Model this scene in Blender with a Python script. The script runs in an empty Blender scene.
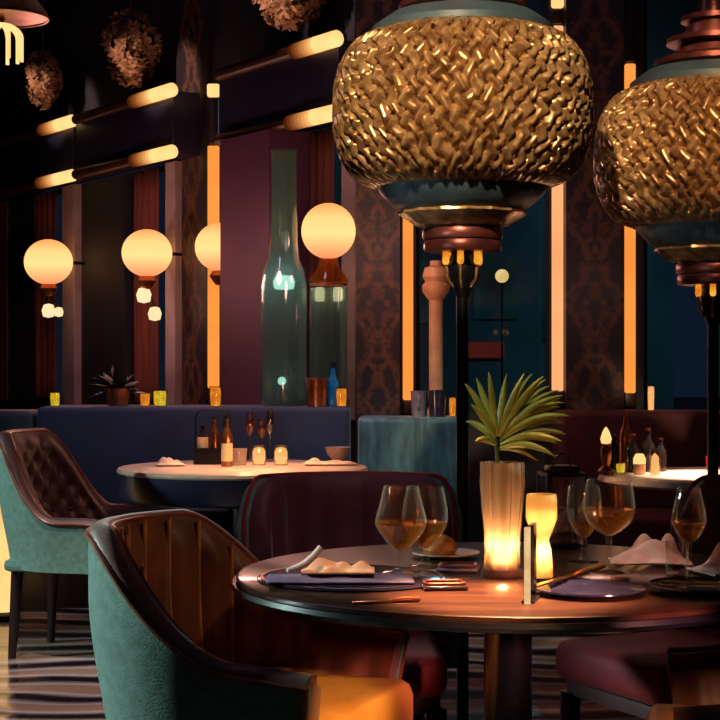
import bpy, bmesh, math, random
from math import sin, cos, pi, radians, sqrt
from mathutils import Vector, Matrix
random.seed(7)
S = bpy.context.scene
COL = S.collection
F = 1600.0            # focal length in pixels of the 720 px frame
CZ = 1.188            # eye height
ZT = 0.75             # table height

# ------------------------------------------------------------------ helpers
def at(px, py, Y):
    return Vector(((px-360)/F*Y, Y, CZ+(360-py)/F*Y))
def on(px, py, z=ZT):
    d = (CZ-z)*F/(py-360.0)
    return Vector(((px-360)/F*d, d, z))
def lin(h):
    h = h.lstrip('#'); c = [int(h[i:i+2], 16)/255 for i in (0, 2, 4)]
    return tuple(x/12.92 if x <= .04045 else ((x+.055)/1.055)**2.4 for x in c)

class MB:
    def __init__(s): s.v = []; s.f = []
    def add(s, vs, fs, M=None):
        b = len(s.v)
        for p in vs:
            p = Vector(p); s.v.append(M @ p if M else p)
        s.f += [tuple(b+i for i in f) for f in fs]
        return s
    def box(s, c, d, rz=0, bev=0.0, seg=2, M=None):
        bm = bmesh.new(); bmesh.ops.create_cube(bm, size=1)
        for v in bm.verts: v.co = Vector((v.co.x*d[0], v.co.y*d[1], v.co.z*d[2]))
        if bev: bmesh.ops.bevel(bm, geom=bm.edges[:], offset=bev, segments=seg, profile=.5, affect='EDGES')
        bm.verts.index_update()
        T = Matrix.Translation(c) @ Matrix.Rotation(rz, 4, 'Z')
        if M: T = M @ T
        s.add([v.co.copy() for v in bm.verts], [[v.index for v in f.verts] for f in bm.faces], T); bm.free()
        return s
    def lathe(s, prof, n=32, c=(0, 0, 0), M=None, mod=None):
        vs = []; fs = []; m = len(prof)
        for i in range(n):
            a = 2*pi*i/n
            for (r, z) in prof:
                k = mod(a, z) if mod else 1
                vs.append((c[0]+r*k*cos(a), c[1]+r*k*sin(a), c[2]+z))
        for i in range(n):
            j = (i+1) % n
            for k in range(m-1):
                fs.append((i*m+k, j*m+k, j*m+k+1, i*m+k+1))
        if prof[0][0] > 1e-6: fs.append([i*m for i in range(n)][::-1])
        if prof[-1][0] > 1e-6: fs.append([i*m+m-1 for i in range(n)])
        return s.add(vs, fs, M)
    def lathe_open(s, prof, n=32, c=(0, 0, 0), M=None, mod=None):   # closed loop profile (a ring wall)
        vs = []; fs = []; m = len(prof)
        for i in range(n):
            a = 2*pi*i/n
            for (r, z) in prof:
                k = mod(a, z) if mod else 1
                vs.append((c[0]+r*k*cos(a), c[1]+r*k*sin(a), c[2]+z))
        for i in range(n):
            j = (i+1) % n
            for k in range(m):
                k2 = (k+1) % m
                fs.append((i*m+k, j*m+k, j*m+k2, i*m+k2))
        return s.add(vs, fs, M)
    def tube(s, pts, r, n=8, closed=False, M=None):
        pts = [Vector(p) for p in pts]; m = len(pts); vs = []; fs = []
        rr = r if isinstance(r, (list, tuple)) else [r]*m
        t0 = (pts[1]-pts[0]).normalized()
        ref = Vector((0, 0, 1)) if abs(t0.z) < .9 else Vector((1, 0, 0))
        nrm = (ref-t0*ref.dot(t0)).normalized()
        for i in range(m):
            if closed: t = pts[(i+1) % m]-pts[i-1]
            else: t = pts[min(i+1, m-1)]-pts[max(i-1, 0)]
            t.normalize(); nrm = (nrm-t*nrm.dot(t)).normalized(); b = t.cross(nrm)
            for k in range(n):
                a = 2*pi*k/n
                vs.append(pts[i]+(nrm*cos(a)+b*sin(a))*rr[i])
        for i in range(m if closed else m-1):
            j = (i+1) % m
            for k in range(n):
                l = (k+1) % n
                fs.append((i*n+k, i*n+l, j*n+l, j*n+k))
        if not closed:
            fs.append(list(range(n))[::-1]); fs.append([(m-1)*n+k for k in range(n)])
        return s.add(vs, fs, M)
    def ball(s, c, r, n=24, m=14, sz=1.0):
        pr = [(max(r*sin(pi*i/m), 0), -r*sz*cos(pi*i/m)) for i in range(m+1)]
        pr[0] = (0, -r*sz); pr[-1] = (0, r*sz)
        return s.lathe(pr, n, c)
    def grid(s, fn, nu, nv, wu=False, M=None):
        vs = [fn(i/(nu if wu else nu-1), j/(nv-1)) for i in range(nu) for j in range(nv)]
        fs = []
        for i in range(nu if wu else nu-1):
            for j in range(nv-1):
                i2 = (i+1) % nu
                fs.append((i*nv+j, i2*nv+j, i2*nv+j+1, i*nv+j+1))
        return s.add(vs, fs, M)
    def build(s, name, m, parent=None, loc=None, ang=40, solid=0, sub=0, rz=0):
        me = bpy.data.meshes.new(name)
        me.from_pydata([tuple(v) for v in s.v], [], [tuple(f) for f in s.f])
        bm = bmesh.new(); bm.from_mesh(me)
        bmesh.ops.remove_doubles(bm, verts=bm.verts[:], dist=1e-6)
        bmesh.ops.recalc_face_normals(bm, faces=bm.faces[:]); bm.to_mesh(me); bm.free()
        me.polygons.foreach_set('use_smooth', [True]*len(me.polygons))
        me.set_sharp_from_angle(angle=radians(ang))
        o = bpy.data.objects.new(name, me); COL.objects.link(o)
        if m: me.materials.append(m)
        if parent: o.parent = parent
        if loc is not None: o.location = loc
        if rz: o.rotation_euler.z = rz
        if solid:
            q = o.modifiers.new('solid', 'SOLIDIFY'); q.thickness = solid; q.offset = 0
        if sub:
            q = o.modifiers.new('sub', 'SUBSURF'); q.levels = sub; q.render_levels = sub
        return o

def tag(o, label, cat, group=None, kind=None):
    o['label'] = label; o['category'] = cat
    if group: o['group'] = group
    if kind: o['kind'] = kind
    return o
def thing(name, label, cat, loc=(0, 0, 0), rz=0, group=None):
    o = bpy.data.objects.new(name, None); COL.objects.link(o)
    o.empty_display_size = .1
    o.location = loc; o.rotation_euler = (0, 0, rz)
    return tag(o, label, cat, group)
def struct(name, mb, m, parent=None):
    o = mb.build(name, m, parent)
    if not parent: o['kind'] = 'structure'
    return o
def dup(root, loc, rz, label, group=None, scale=None):
    r = root.copy(); COL.objects.link(r); r.location = loc; r.rotation_euler = (0, 0, rz); r['label'] = label
    if group: r['group'] = group
    if scale: r.scale = scale
    for ch in list(root.children):
        c = ch.copy(); COL.objects.link(c); c.parent = r
        for g in list(ch.children):
            d = g.copy(); COL.objects.link(d); d.parent = c
    return r

# ------------------------------------------------------------------ materials
def newmat(name):
    m = bpy.data.materials.new(name); m.use_nodes = True
    nt = m.node_tree; nt.nodes.clear()
    out = nt.nodes.new('ShaderNodeOutputMaterial')
    return m, nt, out
def N(nt, t, **kw):
    n = nt.nodes.new(t)
    for k, v in kw.items():
        if hasattr(n, k): setattr(n, k, v)
    return n
def noise_mat(name, c1, c2, scale=8, rough=.6, metal=0, bump=.0, bscale=60, coat=0, sheen=0, stretch=(1, 1, 1), spec=.5, lo=.35, hi=.65, detail=3):
    m, nt, out = newmat(name); L = nt.links.new
    p = N(nt, 'ShaderNodeBsdfPrincipled'); tc = N(nt, 'ShaderNodeTexCoord'); mp = N(nt, 'ShaderNodeMapping')
    mp.inputs['Scale'].default_value = stretch
    L(tc.outputs['Object'], mp.inputs['Vector'])
    n = N(nt, 'ShaderNodeTexNoise'); n.inputs['Scale'].default_value = scale; n.inputs['Detail'].default_value = detail
    r = N(nt, 'ShaderNodeValToRGB')
    r.color_ramp.elements[0].position = lo; r.color_ramp.elements[1].position = hi
    r.color_ramp.elements[0].color = (*c1, 1); r.color_ramp.elements[1].color = (*c2, 1)
    L(mp.outputs[0], n.inputs['Vector']); L(n.outputs[0], r.inputs[0]); L(r.outputs[0], p.inputs['Base Color'])
    p.inputs['Roughness'].default_value = rough; p.inputs['Metallic'].default_value = metal
    p.inputs['Coat Weight'].default_value = coat; p.inputs['Coat Roughness'].default_value = .08
    p.inputs['Sheen Weight'].default_value = sheen; p.inputs['Specular IOR Level'].default_value = spec
    if bump:
        n2 = N(nt, 'ShaderNodeTexNoise'); n2.inputs['Scale'].default_value = bscale; n2.inputs['Detail'].default_value = 2
        b = N(nt, 'ShaderNodeBump'); b.inputs['Strength'].default_value = bump; b.inputs['Distance'].default_value = .01
        L(mp.outputs[0], n2.inputs['Vector']); L(n2.outputs[0], b.inputs['Height']); L(b.outputs[0], p.inputs['Normal'])
    L(p.outputs[0], out.inputs[0])
    return m
def plain(name, hexc, rough=.6, var=.8, **kw):
    c = lin(hexc); return noise_mat(name, tuple(x*var for x in c), c, rough=rough, **kw)
def glow(name, hexc, strength, c2=None, scale=6):
    m, nt, out = newmat(name); L = nt.links.new
    e = N(nt, 'ShaderNodeEmission'); e.inputs['Strength'].default_value = strength
    tc = N(nt, 'ShaderNodeTexCoord'); n = N(nt, 'ShaderNodeTexNoise'); n.inputs['Scale'].default_value = scale
    r = N(nt, 'ShaderNodeValToRGB'); c = lin(hexc); c2 = lin(c2) if c2 else tuple(x*.85 for x in c)
    r.color_ramp.elements[0].position = .35; r.color_ramp.elements[1].position = .65
    r.color_ramp.elements[0].color = (*c2, 1); r.color_ramp.elements[1].color = (*c, 1)
    L(tc.outputs['Object'], n.inputs['Vector']); L(n.outputs[0], r.inputs[0]); L(r.outputs[0], e.inputs[0]); L(e.outputs[0], out.inputs[0])
    return m
def thin_glass(name, tint, gloss=.5, rough=.03, diff=None, dmix=0, fres=1.45, rim=0):
    """clear sheet: transparent with a fresnel reflection, optionally a little translucent body"""
    m, nt, out = newmat(name); L = nt.links.new
    t = N(nt, 'ShaderNodeBsdfTransparent'); t.inputs[0].default_value = (*tint, 1)
    g = N(nt, 'ShaderNodeBsdfGlossy'); g.inputs['Roughness'].default_value = rough; g.inputs[0].default_value = (1, 1, 1, 1)
    f = N(nt, 'ShaderNodeFresnel'); ge = N(nt, 'ShaderNodeNewGeometry'); mr = N(nt, 'ShaderNodeMapRange')
    mr.inputs['To Min'].default_value = fres; mr.inputs['To Max'].default_value = 1/fres
    L(ge.outputs['Backfacing'], mr.inputs['Value']); L(mr.outputs[0], f.inputs[0])
    mx = N(nt, 'ShaderNodeMixShader'); L(f.outputs[0], mx.inputs[0])
    src = t
    if dmix:
        d = N(nt, 'ShaderNodeBsdfTranslucent'); d.inputs[0].default_value = (*diff, 1)
        m2 = N(nt, 'ShaderNodeMixShader'); m2.inputs[0].default_value = dmix
        if rim:      # more glass is crossed at grazing angles, so the wall scatters more there
            lw = N(nt, 'ShaderNodeLayerWeight'); lw.inputs[0].default_value = .5
            pw = N(nt, 'ShaderNodeMath', operation='POWER'); pw.inputs[1].default_value = 4
            ml = N(nt, 'ShaderNodeMath', operation='MULTIPLY_ADD'); ml.inputs[1].default_value = rim; ml.inputs[2].default_value = dmix
            L(lw.outputs['Facing'], pw.inputs[0]); L(pw.outputs[0], ml.inputs[0]); L(ml.outputs[0], m2.inputs[0])
        L(t.outputs[0], m2.inputs[1]); L(d.outputs[0], m2.inputs[2]); src = m2
    L(src.outputs[0], mx.inputs[1]); L(g.outputs[0], mx.inputs[2]); L(mx.outputs[0], out.inputs[0])
    return m
def clear_glass(name, tint=(1, 1, 1), ior=1.45, rough=0):
    m, nt, out = newmat(name)
    p = N(nt, 'ShaderNodeBsdfPrincipled'); p.inputs['Base Color'].default_value = (*tint, 1)
    p.inputs['Transmission Weight'].default_value = 1; p.inputs['IOR'].default_value = ior; p.inputs['Roughness'].default_value = rough
    nt.links.new(p.outputs[0], out.inputs[0]); return m

def floor_mat():
    m, nt, out = newmat('polished_striped_floor'); L = nt.links.new
    p = N(nt, 'ShaderNodeBsdfPrincipled'); tc = N(nt, 'ShaderNodeTexCoord')
    mp = N(nt, 'ShaderNodeMapping'); mp.inputs['Scale'].default_value = (.9, 1, 1)
    L(tc.outputs['Object'], mp.inputs[0])
    w = N(nt, 'ShaderNodeTexWave', wave_type='BANDS', bands_direction='Y', wave_profile='SIN')
    w.inputs['Scale'].default_value = 1.0; w.inputs['Distortion'].default_value = 7; w.inputs['Detail'].default_value = 2.5; w.inputs['Detail Scale'].default_value = .9
    L(mp.outputs[0], w.inputs['Vector'])
    r = N(nt, 'ShaderNodeValToRGB'); e = r.color_ramp.elements
    e[0].position = .10; e[0].color = (.006, .006, .012, 1)
    e[1].position = .34; e[1].color = (.30, .19, .16, 1)
    q = e.new(.62); q.color = (.52, .45, .50, 1)
    q = e.new(.85); q.color = (.38, .22, .15, 1)
    L(w.outputs[0], r.inputs[0])
    n = N(nt, 'ShaderNodeTexNoise'); n.inputs['Scale'].default_value = 1.3; L(tc.outputs['Object'], n.inputs['Vector'])
    mx = N(nt, 'ShaderNodeMix', data_type='RGBA', blend_type='MULTIPLY'); mx.inputs[0].default_value = .7
    L(r.outputs[0], mx.inputs[6]); L(n.outputs[0], mx.inputs[7])
    L(mx.outputs[2], p.inputs['Base Color'])
    p.inputs['Roughness'].default_value = .2
    b = N(nt, 'ShaderNodeBump'); b.inputs['Strength'].default_value = .25; b.inputs['Distance'].default_value = .02
    L(w.outputs[0], b.inputs['Height']); L(b.outputs[0], p.inputs['Normal'])
    L(p.outputs[0], out.inputs[0]); return m

def damask_mat():
    """dark cloth with ogee scrolls, mirrored about the middle of each pier"""
    m, nt, out = newmat('damask_panel'); L = nt.links.new
    def M(op, a, b=None):
        n = N(nt, 'ShaderNodeMath', operation=op)
        for i, x in enumerate((a, b)):
            if x is None: continue
            if isinstance(x, (int, float)): n.inputs[i].default_value = x
            else: L(x, n.inputs[i])
        return n.outputs[0]
    tc = N(nt, 'ShaderNodeTexCoord'); sp = N(nt, 'ShaderNodeSeparateXYZ'); L(tc.outputs['Object'], sp.inputs[0])
    nz = N(nt, 'ShaderNodeTexNoise'); nz.inputs['Scale'].default_value = 26; nz.inputs['Detail'].default_value = 4
    ab = N(nt, 'ShaderNodeCombineXYZ'); ux = M('ABSOLUTE', sp.outputs[0])
    L(ux, ab.inputs[0]); L(sp.outputs[2], ab.inputs[2]); L(ab.outputs[0], nz.inputs['Vector'])
    u = M('DIVIDE', ux, .16)
    ph = M('MULTIPLY', sp.outputs[2], 2*pi/.46)
    s1 = M('SINE', ph); c = M('ADD', .52, M('MULTIPLY', s1, .33))
    d1 = M('ABSOLUTE', M('SUBTRACT', u, c))
    s2 = M('SINE', M('MULTIPLY', ph, 2)); c2 = M('ADD', .2, M('MULTIPLY', s2, .16))
    d2 = M('ABSOLUTE', M('SUBTRACT', u, c2))
    d = M('MINIMUM', d1, M('ADD', d2, .05))
    d = M('ADD', d, M('MULTIPLY', M('SUBTRACT', nz.outputs[0], .5), 1.1))
    r = N(nt, 'ShaderNodeValToRGB'); e = r.color_ramp.elements
    e[0].position = .02; e[0].color = (.115, .048, .03, 1); e[1].position = .24; e[1].color = (.018, .013, .02, 1)
    L(d, r.inputs[0])
    p = N(nt, 'ShaderNodeBsdfPrincipled'); L(r.outputs[0], p.inputs['Base Color']); p.inputs['Roughness'].default_value = .5
    L(p.outputs[0], out.inputs[0]); return m

M = {}
def glow_lin(name, c, c2, scale=3):
    m = glow(name, '#ffffff', 1, scale=scale)
    r = [n for n in m.node_tree.nodes if n.type == 'VALTORGB'][0]
    e = [n for n in m.node_tree.nodes if n.type == 'EMISSION'][0]
    k = max(max(c), max(c2)); e.inputs['Strength'].default_value = k
    r.color_ramp.elements[0].color = (*[x/k for x in c2], 1); r.color_ramp.elements[1].color = (*[x/k for x in c], 1)
    return m
M['teal'] = noise_mat('teal_wool', lin('#54786c'), lin('#688c80'), scale=40, rough=.9, bump=.25, bscale=260, sheen=.25)
M['brown_leather'] = noise_mat('brown_velvet', lin('#5a2e1c'), lin('#7c4426'), scale=9, rough=.5, bump=.1, sheen=.3)
M['dark_tuft'] = noise_mat('dark_brown_leather', lin('#3c2224'), lin('#502e2c'), scale=9, rough=.5, bump=.1)
M['plum'] = noise_mat('burgundy_velvet', lin('#4a1c28'), lin('#5d2632'), scale=10, rough=.6, bump=.1, sheen=.3)
M['red'] = noise_mat('red_seat_velvet', lin('#841420'), lin('#9c1c28'), scale=10, rough=.65, bump=.1, sheen=.06)
M['tan'] = noise_mat('ochre_seat_leather', lin('#d08a40'), lin('#e4a458'), scale=10, rough=.5, bump=.08)
M['piping'] = noise_mat('copper_piping', lin('#6a3422'), lin('#8a4c30'), scale=20, rough=.35)
M['seam_highlight'] = noise_mat('seam_highlight', lin('#a0683a'), lin('#bc8450'), scale=20, rough=.4)  # gold tone paints the highlights along the channel seams
M['leg'] = noise_mat('dark_stained_wood', lin('#1d1313'), lin('#332422'), scale=6, rough=.35, stretch=(6, 6, .6))
M['black_metal'] = noise_mat('black_metal', (.008, .008, .011), (.016, .016, .022), scale=12, rough=.35, metal=.5)
M['walnut'] = noise_mat('dark_walnut_top', lin('#2e1a16'), lin('#48291e'), scale=5, rough=.28, stretch=(.7, 7, 1), coat=.35, detail=6)
M['black_edge'] = noise_mat('black_lacquer', (.004, .004, .008), (.008, .007, .012), scale=8, rough=.25, coat=.2)
M['navy_drum'] = noise_mat('navy_lacquer', (.012, .014, .035), (.02, .018, .045), scale=5, rough=.3)
M['light_top'] = noise_mat('pale_table_top', lin('#a98a78'), lin('#c4a690'), scale=6, rough=.4, stretch=(.7, 6, 1))
M['gold'] = noise_mat('hammered_brass', lin('#8a6038'), lin('#c89c68'), scale=30, rough=.27, metal=.55)
M['cap'] = noise_mat('blue_black_metal', lin('#303f46'), lin('#44565c'), scale=10, rough=.45)
M['bronze'] = noise_mat('red_bronze', lin('#5a2c26'), lin('#83443a'), scale=14, rough=.35, metal=.7)
M['lamp_core'] = glow('lamp_liner_glow', '#8a4c22', .6, '#3a1c0c', scale=14)
M['globe'] = glow_lin('globe_glow', (2.1, .86, .30), (1.7, .66, .20), 4)
def globe_mat():
    m, nt, out = newmat('opal_globe'); L = nt.links.new
    tc = N(nt, 'ShaderNodeTexCoord'); sp = N(nt, 'ShaderNodeSeparateXYZ'); L(tc.outputs['Generated'], sp.inputs[0])
    r = N(nt, 'ShaderNodeValToRGB'); e = r.color_ramp.elements
    e[0].position = 0; e[0].color = (.62, .17, .07, 1); e[1].position = .42; e[1].color = (1, .46, .17, 1)
    q = e.new(.7); q.color = (.98, .42, .15, 1); q = e.new(1); q.color = (.72, .22, .06, 1)
    L(sp.outputs[2], r.inputs[0]); em = N(nt, 'ShaderNodeEmission'); em.inputs[1].default_value = 1.75
    L(r.outputs[0], em.inputs[0]); L(em.outputs[0], out.inputs[0]); return m
M['globe'] = globe_mat()
M['led_dim'] = glow_lin('dim_led', (.30, .085, .022), (.24, .07, .018), 3)
M['edge_reflection'] = glow_lin('painted_edge_reflection', (.95, .62, .30), (.7, .42, .18), 20)  # emission paints the reflection on the menu holder's edge
M['led'] = glow_lin('amber_led', (1.12, .36, .062), (.98, .29, .045), 2)
M['led_pale'] = glow_lin('peach_led', (1.1, .48, .20), (.98, .40, .155), 2)
M['led_cream'] = glow_lin('cream_led', (1.5, .88, .34), (1.1, .62, .20), 3)
M['flame'] = glow('candle_flame', '#ffd890', 5, '#ffc060', scale=20)
M['bulb'] = glow('small_bulb', '#ffdca8', 1.3)
M['cool_bulb_and_glint'] = glow('cool_bulb_and_glint', '#d8ffec', 2.0)
M['amber_glow'] = glow('amber_glass_glow', '#ffb43c', 1.0, '#e07818', scale=30)
M['yellow_glow'] = glow('yellow_votive_glow', '#f0e040', 1.0, '#c8b020', scale=40)
M['wax'] = noise_mat('lit_wax', lin('#f2d8a0'), lin('#fbe8c0'), rough=.5)
M['rose_cream'] = noise_mat('cream_linen', lin('#c8a48c'), lin('#e2c4a8'), scale=12, rough=.85)
M['apricot'] = noise_mat('apricot_linen', lin('#d09a74'), lin('#e8b890'), scale=12, rough=.85)
M['purple_linen'] = noise_mat('mauve_linen', lin('#5a4e6e'), lin('#706284'), scale=14, rough=.85, bump=.15, bscale=200)
M['white_linen'] = noise_mat('white_linen', lin('#cfc8c4'), lin('#e8e0da'), scale=12, rough=.8)
M['plum_linen'] = noise_mat('plum_linen', lin('#8a6a68'), lin('#a98a84'), scale=12, rough=.85)
M['navy_plate'] = noise_mat('navy_stoneware', (.012, .013, .04), (.022, .02, .055), scale=9, rough=.16, coat=.5)
M['dark_plate'] = noise_mat('black_stoneware', (.014, .009, .012), (.03, .018, .02), scale=9, rough=.12, coat=.5)
M['white_plate'] = noise_mat('pale_stoneware', lin('#a88a80'), lin('#c8aca0'), rough=.3)
M['bread'] = noise_mat('bread_crust', lin('#b8672a'), lin('#dd9448'), scale=14, rough=.6, bump=.4, bscale=40)
M['steel'] = noise_mat('cutlery_metal', lin('#b08850'), lin('#d8b070'), scale=30, rough=.2, metal=1)
M['glass'] = clear_glass('wine_glass')
M['glass_thin'] = thin_glass('clear_thin_glass', (.93, .84, .78), rough=.05, fres=1.7)
M['vase_glass'] = thin_glass('fluted_glass', (.86, .74, .68), rough=.08, diff=(1, .70, .46), dmix=.30, fres=1.7)
M['window_glass'] = thin_glass('window_glass', (.8, .9, .95), rough=.02)
M['teal_glass'] = thin_glass('teal_glass', (.72, .84, .82), rough=.08, diff=(.45, .62, .6), dmix=.22, fres=1.6)
M['amber_glass'] = thin_glass('amber_glass', (.9, .5, .2), rough=.05, diff=(.9, .45, .12), dmix=.25)
M['frosted'] = thin_glass('frosted_glass', (.95, .78, .55), rough=.1, diff=(1, .8, .5), dmix=.6)
M['wine'] = thin_glass('white_wine', (.95, .60, .26), rough=.05, diff=(1, .52, .16), dmix=.20, fres=1.33, rim=.5)
M['stem_glass'] = thin_glass('stem_glass', (.95, .92, .90), rough=.04, fres=1.5, diff=(1, .85, .65), dmix=.006, rim=.55)
M['leaf'] = noise_mat('palm_leaf', lin('#7c8430'), lin('#a8a848'), scale=14, rough=.45)
M['stem'] = noise_mat('palm_stem', lin('#4a4c20'), lin('#66682c'), scale=14, rough=.5)
M['dark_leaf'] = noise_mat('dark_leaf', lin('#1c1a20'), lin('#30242a'), scale=14, rough=.5)
M['bottle_dark'] = noise_mat('dark_bottle_glass', (.012, .01, .012), (.035, .02, .018), scale=6, rough=.1, coat=.5)
M['copper'] = noise_mat('copper', lin('#8a4a30'), lin('#c07850'), scale=14, rough=.3, metal=.85)
M['blue_glass'] = noise_mat('blue_bottle', lin('#0c4a78'), lin('#1a74a8'), scale=8, rough=.15)
M['grey_cup'] = noise_mat('grey_stoneware', lin('#6a6470'), lin('#8a848c'), scale=8, rough=.4)
M['red_glass'] = noise_mat('red_glass', lin('#7c1410'), lin('#a82018'), scale=8, rough=.2)
M['label'] = noise_mat('cream_paper', lin('#e8c890'), lin('#fae0b0'), scale=12, rough=.7)
M['floor'] = floor_mat()
M['wall_dark'] = noise_mat('night_blue_plaster', (.010, .010, .020), (.016, .014, .026), scale=3, rough=.7)
M['beam'] = noise_mat('navy_beam', (.010, .010, .030), (.016, .014, .040), scale=3, rough=.45)
M['rail'] = noise_mat('bronze_rail', lin('#2e1810'), lin('#44261a'), scale=6, rough=.4)
M['maroon'] = noise_mat('maroon_panel', lin('#46203a'), lin('#522844'), scale=2.5, rough=.65)
M['curtain'] = noise_mat('russet_curtain', lin('#5e2e26'), lin('#743c30'), scale=5, rough=.85, stretch=(4, 4, .4))
M['mullion'] = noise_mat('pale_plaster_mullion', lin('#8a7c84'), lin('#a4949a'), scale=4, rough=.7)
M['ceiling'] = noise_mat('dark_ceiling', (.008, .008, .014), (.012, .011, .018), scale=3, rough=.8)
M['damask'] = damask_mat()
M['navy_velvet'] = noise_mat('navy_velvet', lin('#1a243e'), lin('#222e4c'), scale=5, rough=.8, sheen=.2)
M['teal_velvet'] = noise_mat('crushed_teal_velvet', lin('#163c48'), lin('#3a6e78'), scale=9, rough=.55, sheen=.4, stretch=(2.5, 2.5, .6), bump=.4, bscale=16)
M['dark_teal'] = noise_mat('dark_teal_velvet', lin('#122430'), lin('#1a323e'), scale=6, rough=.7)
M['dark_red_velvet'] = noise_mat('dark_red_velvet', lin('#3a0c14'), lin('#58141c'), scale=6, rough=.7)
M['petal'] = noise_mat('dried_petals', lin('#80583c'), lin('#a8805c'), scale=9, rough=.8)
M['salmon'] = noise_mat('salmon_glaze', lin('#b4805c'), lin('#d09c70'), scale=8, rough=.4)
M['facade'] = noise_mat('night_facade', lin('#161c2c'), lin('#46686c'), scale=.38, rough=.8, stretch=(1, 1, .7), detail=4)
M['pavement'] = noise_mat('night_pavement', lin('#20282c'), lin('#30383c'), scale=2, rough=.6)
M['red_glow'] = glow('red_tail_glow', '#8c3028', .35)
M['win_glow'] = glow('distant_window_glow', '#3a7a78', .10, '#1c4048', scale=1)

# ------------------------------------------------------------------ the room
CX, CY = -0.0275, 8.8                       # corner where the slanted window wall meets the back wall
UL = sqrt(.66**2+1); ux, uy = -.66/UL, 1/UL   # along the slanted wall, away from the corner
nx, ny = -uy, ux                              # towards the room
if nx*(0-CX)+ny*(0-CY) < 0: nx, ny = -nx, -ny
WANG = math.atan2(uy, ux)
def s_of(px, o=0.0):
    """distance along the slanted wall seen at column px, standing o in front of it"""
    k = (px-360)/F
    bx, by = CX+nx*o, CY+ny*o
    return (k*by-bx)/(ux-k*uy)
def wp(s, o=0.0, z=0.0):
    return Vector((CX+ux*s+nx*o, CY+uy*s+ny*o, z))
def zy(px, py, o=0.0):
    return CZ+(360-py)/F*wp(s_of(px, o), o).y
def wbox(mb, px0, px1, z0, z1, o0, o1, bev=0):
    s0, s1 = sorted((s_of(px0, o1), s_of(px1, o1)))
    c = wp((s0+s1)/2, (o0+o1)/2, (z0+z1)/2)
    return mb.box(c, (s1-s0, o1-o0, z1-z0), WANG, bev)
HC = 4.6
struct('floor', MB().box((0, 6, -.05), (24, 26, .1)), M['floor'])
struct('ceiling', MB().box((0, 6, HC+.05), (24, 26, .1)), M['ceiling'])
struct('wall_front', MB().box((0, -3.1, HC/2), (24, .2, HC)), M['wall_dark'])
struct('wall_right', MB().box((4.2, 3, HC/2), (.2, 12.2, HC)), M['wall_dark'])
struct('wall_left', MB().box((-7.6, 6.5, HC/2), (.2, 19, HC)), M['wall_dark'])
# slanted window wall: base, header above the beams
ws = MB()
far = s_of(-60)
def wlow(px0, px1, z0, z1): wbox(ws, px0, px1, z0, z1, -.2, 0)
wlow(355, -150, 0, .86); wlow(355, -150, 2.90, HC)
o = struct('wall_slanted', ws, M['wall_dark'])
# back wall (towards the street): base and header
YB = 8.8
wb = MB()
wb.box((2.1, YB+.1, .43), (4.25, .2, .86)); wb.box((2.1, YB+.1, (3.7+HC)/2), (4.25, .2, HC-3.7))
wb.box((3.6, YB+.1, 2.3), (1.3, .2, 2.9))
struct('wall_back', wb, M['wall_dark'])
struct('wall_end', MB().box((-5.6, 15.6, HC/2), (5, .2, HC)), M['wall_dark'])

def pier(name, px0, px1, yf, depth, m):
    x0, x1 = (px0-360)/F*yf, (px1-360)/F*yf
    o = MB().box((0, 0, 0), (x1-x0, depth, HC)).build(name, m, loc=((x0+x1)/2, yf+depth/2, HC/2))
    o['kind'] = 'structure'; return o
pier('trim_1', 356, 400, 8.5, .32, M['damask'])
pier('trim_2', 566, 624, 8.5, .32, M['damask'])
# dark jambs beside the piers
pier('trim_3', 401, 416, 8.60, .16, M['wall_dark'])
pier('trim_4', 549, 565, 8.60, .16, M['wall_dark'])
pier('trim_5', 625, 644, 8.60, .16, M['wall_dark'])
# slanted-wall piers, panels and mullions
def wpier(name, px0, px1, z0, z1, o0, o1, m):
    s0, s1 = sorted((s_of(px0, o1), s_of(px1, o1)))
    c = wp((s0+s1)/2, (o0+o1)/2, (z0+z1)/2)
    o = MB().box((0, 0, 0), (s1-s0, o1-o0, z1-z0), 0, .004, 1).build(name, m, loc=c, rz=WANG)
    o['kind'] = 'structure'; return o
wpier('trim_6', 220, 270, .0, 2.49, 0, .3, M['maroon'])
wpier('trim_7', 176, 207, 0, HC, 0, .03, M['damask'])
wpier('trim_8', 165, 175, .86, 2.49, -.05, .08, M['mullion'])
wpier('trim_9', 62, 74, .86, 2.49, -.05, .08, M['mullion'])
wpier('trim_10', 341, 355, .86, 2.49, -.05, .05, M['mullion'])
wpier('trim_11', 76, 124, .86, 2.49, -.1, .02, M['wall_dark'])
wpier('trim_12', 8, 37, .86, 2.49, -.1, .02, M['wall_dark'])
wpier('trim_13', -70, 7, .86, 2.49, -.1, .03, M['curtain'])
wpier('trim_14', 207, 220, 0, 2.49, -.1, .0, M['wall_dark'])
# three beams across the window bays, two rails each
for i, (a, b) in enumerate(((219, 338), (76, 173), (-60, 73))):
    wpier('trim_%d' % (15+i), a, b, 2.50, 2.90, 0, .22, M['beam'])
FADE = [glow_lin('painted_fade_step', (1.2*f**.9, .62*f**1.25, .2*f**1.5), (1.1*f**.9, .56*f**1.25, .18*f**1.5), 3) for f in (.85, .66, .48, .33, .2, .11, .05)]  # weaker emission per segment paints the light's fade along the beam edge
def led_tube(name, m, p0, p1, r, label, group, rail=None, cap=None):
    t = thing(name, label, 'light strip', p0, 0, group)
    q = Vector(p1)-Vector(p0)
    MB().tube([(0, 0, 0), q*.03, q*.55], [r*.75, r, r], 12).build('light_tube', m, t)
    for k in range(7):
        MB().tube([q*(.5501+.085*k), q*(.55+.085*(k+1))], r, 12).build('light_tube', FADE[k], t)
    if rail:
        a, b = q*1.146, Vector(rail[1])-Vector(p0)
        MB().tube([a, b], r*.8, 10).build('rail', M['rail'], t)
    return t
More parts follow.
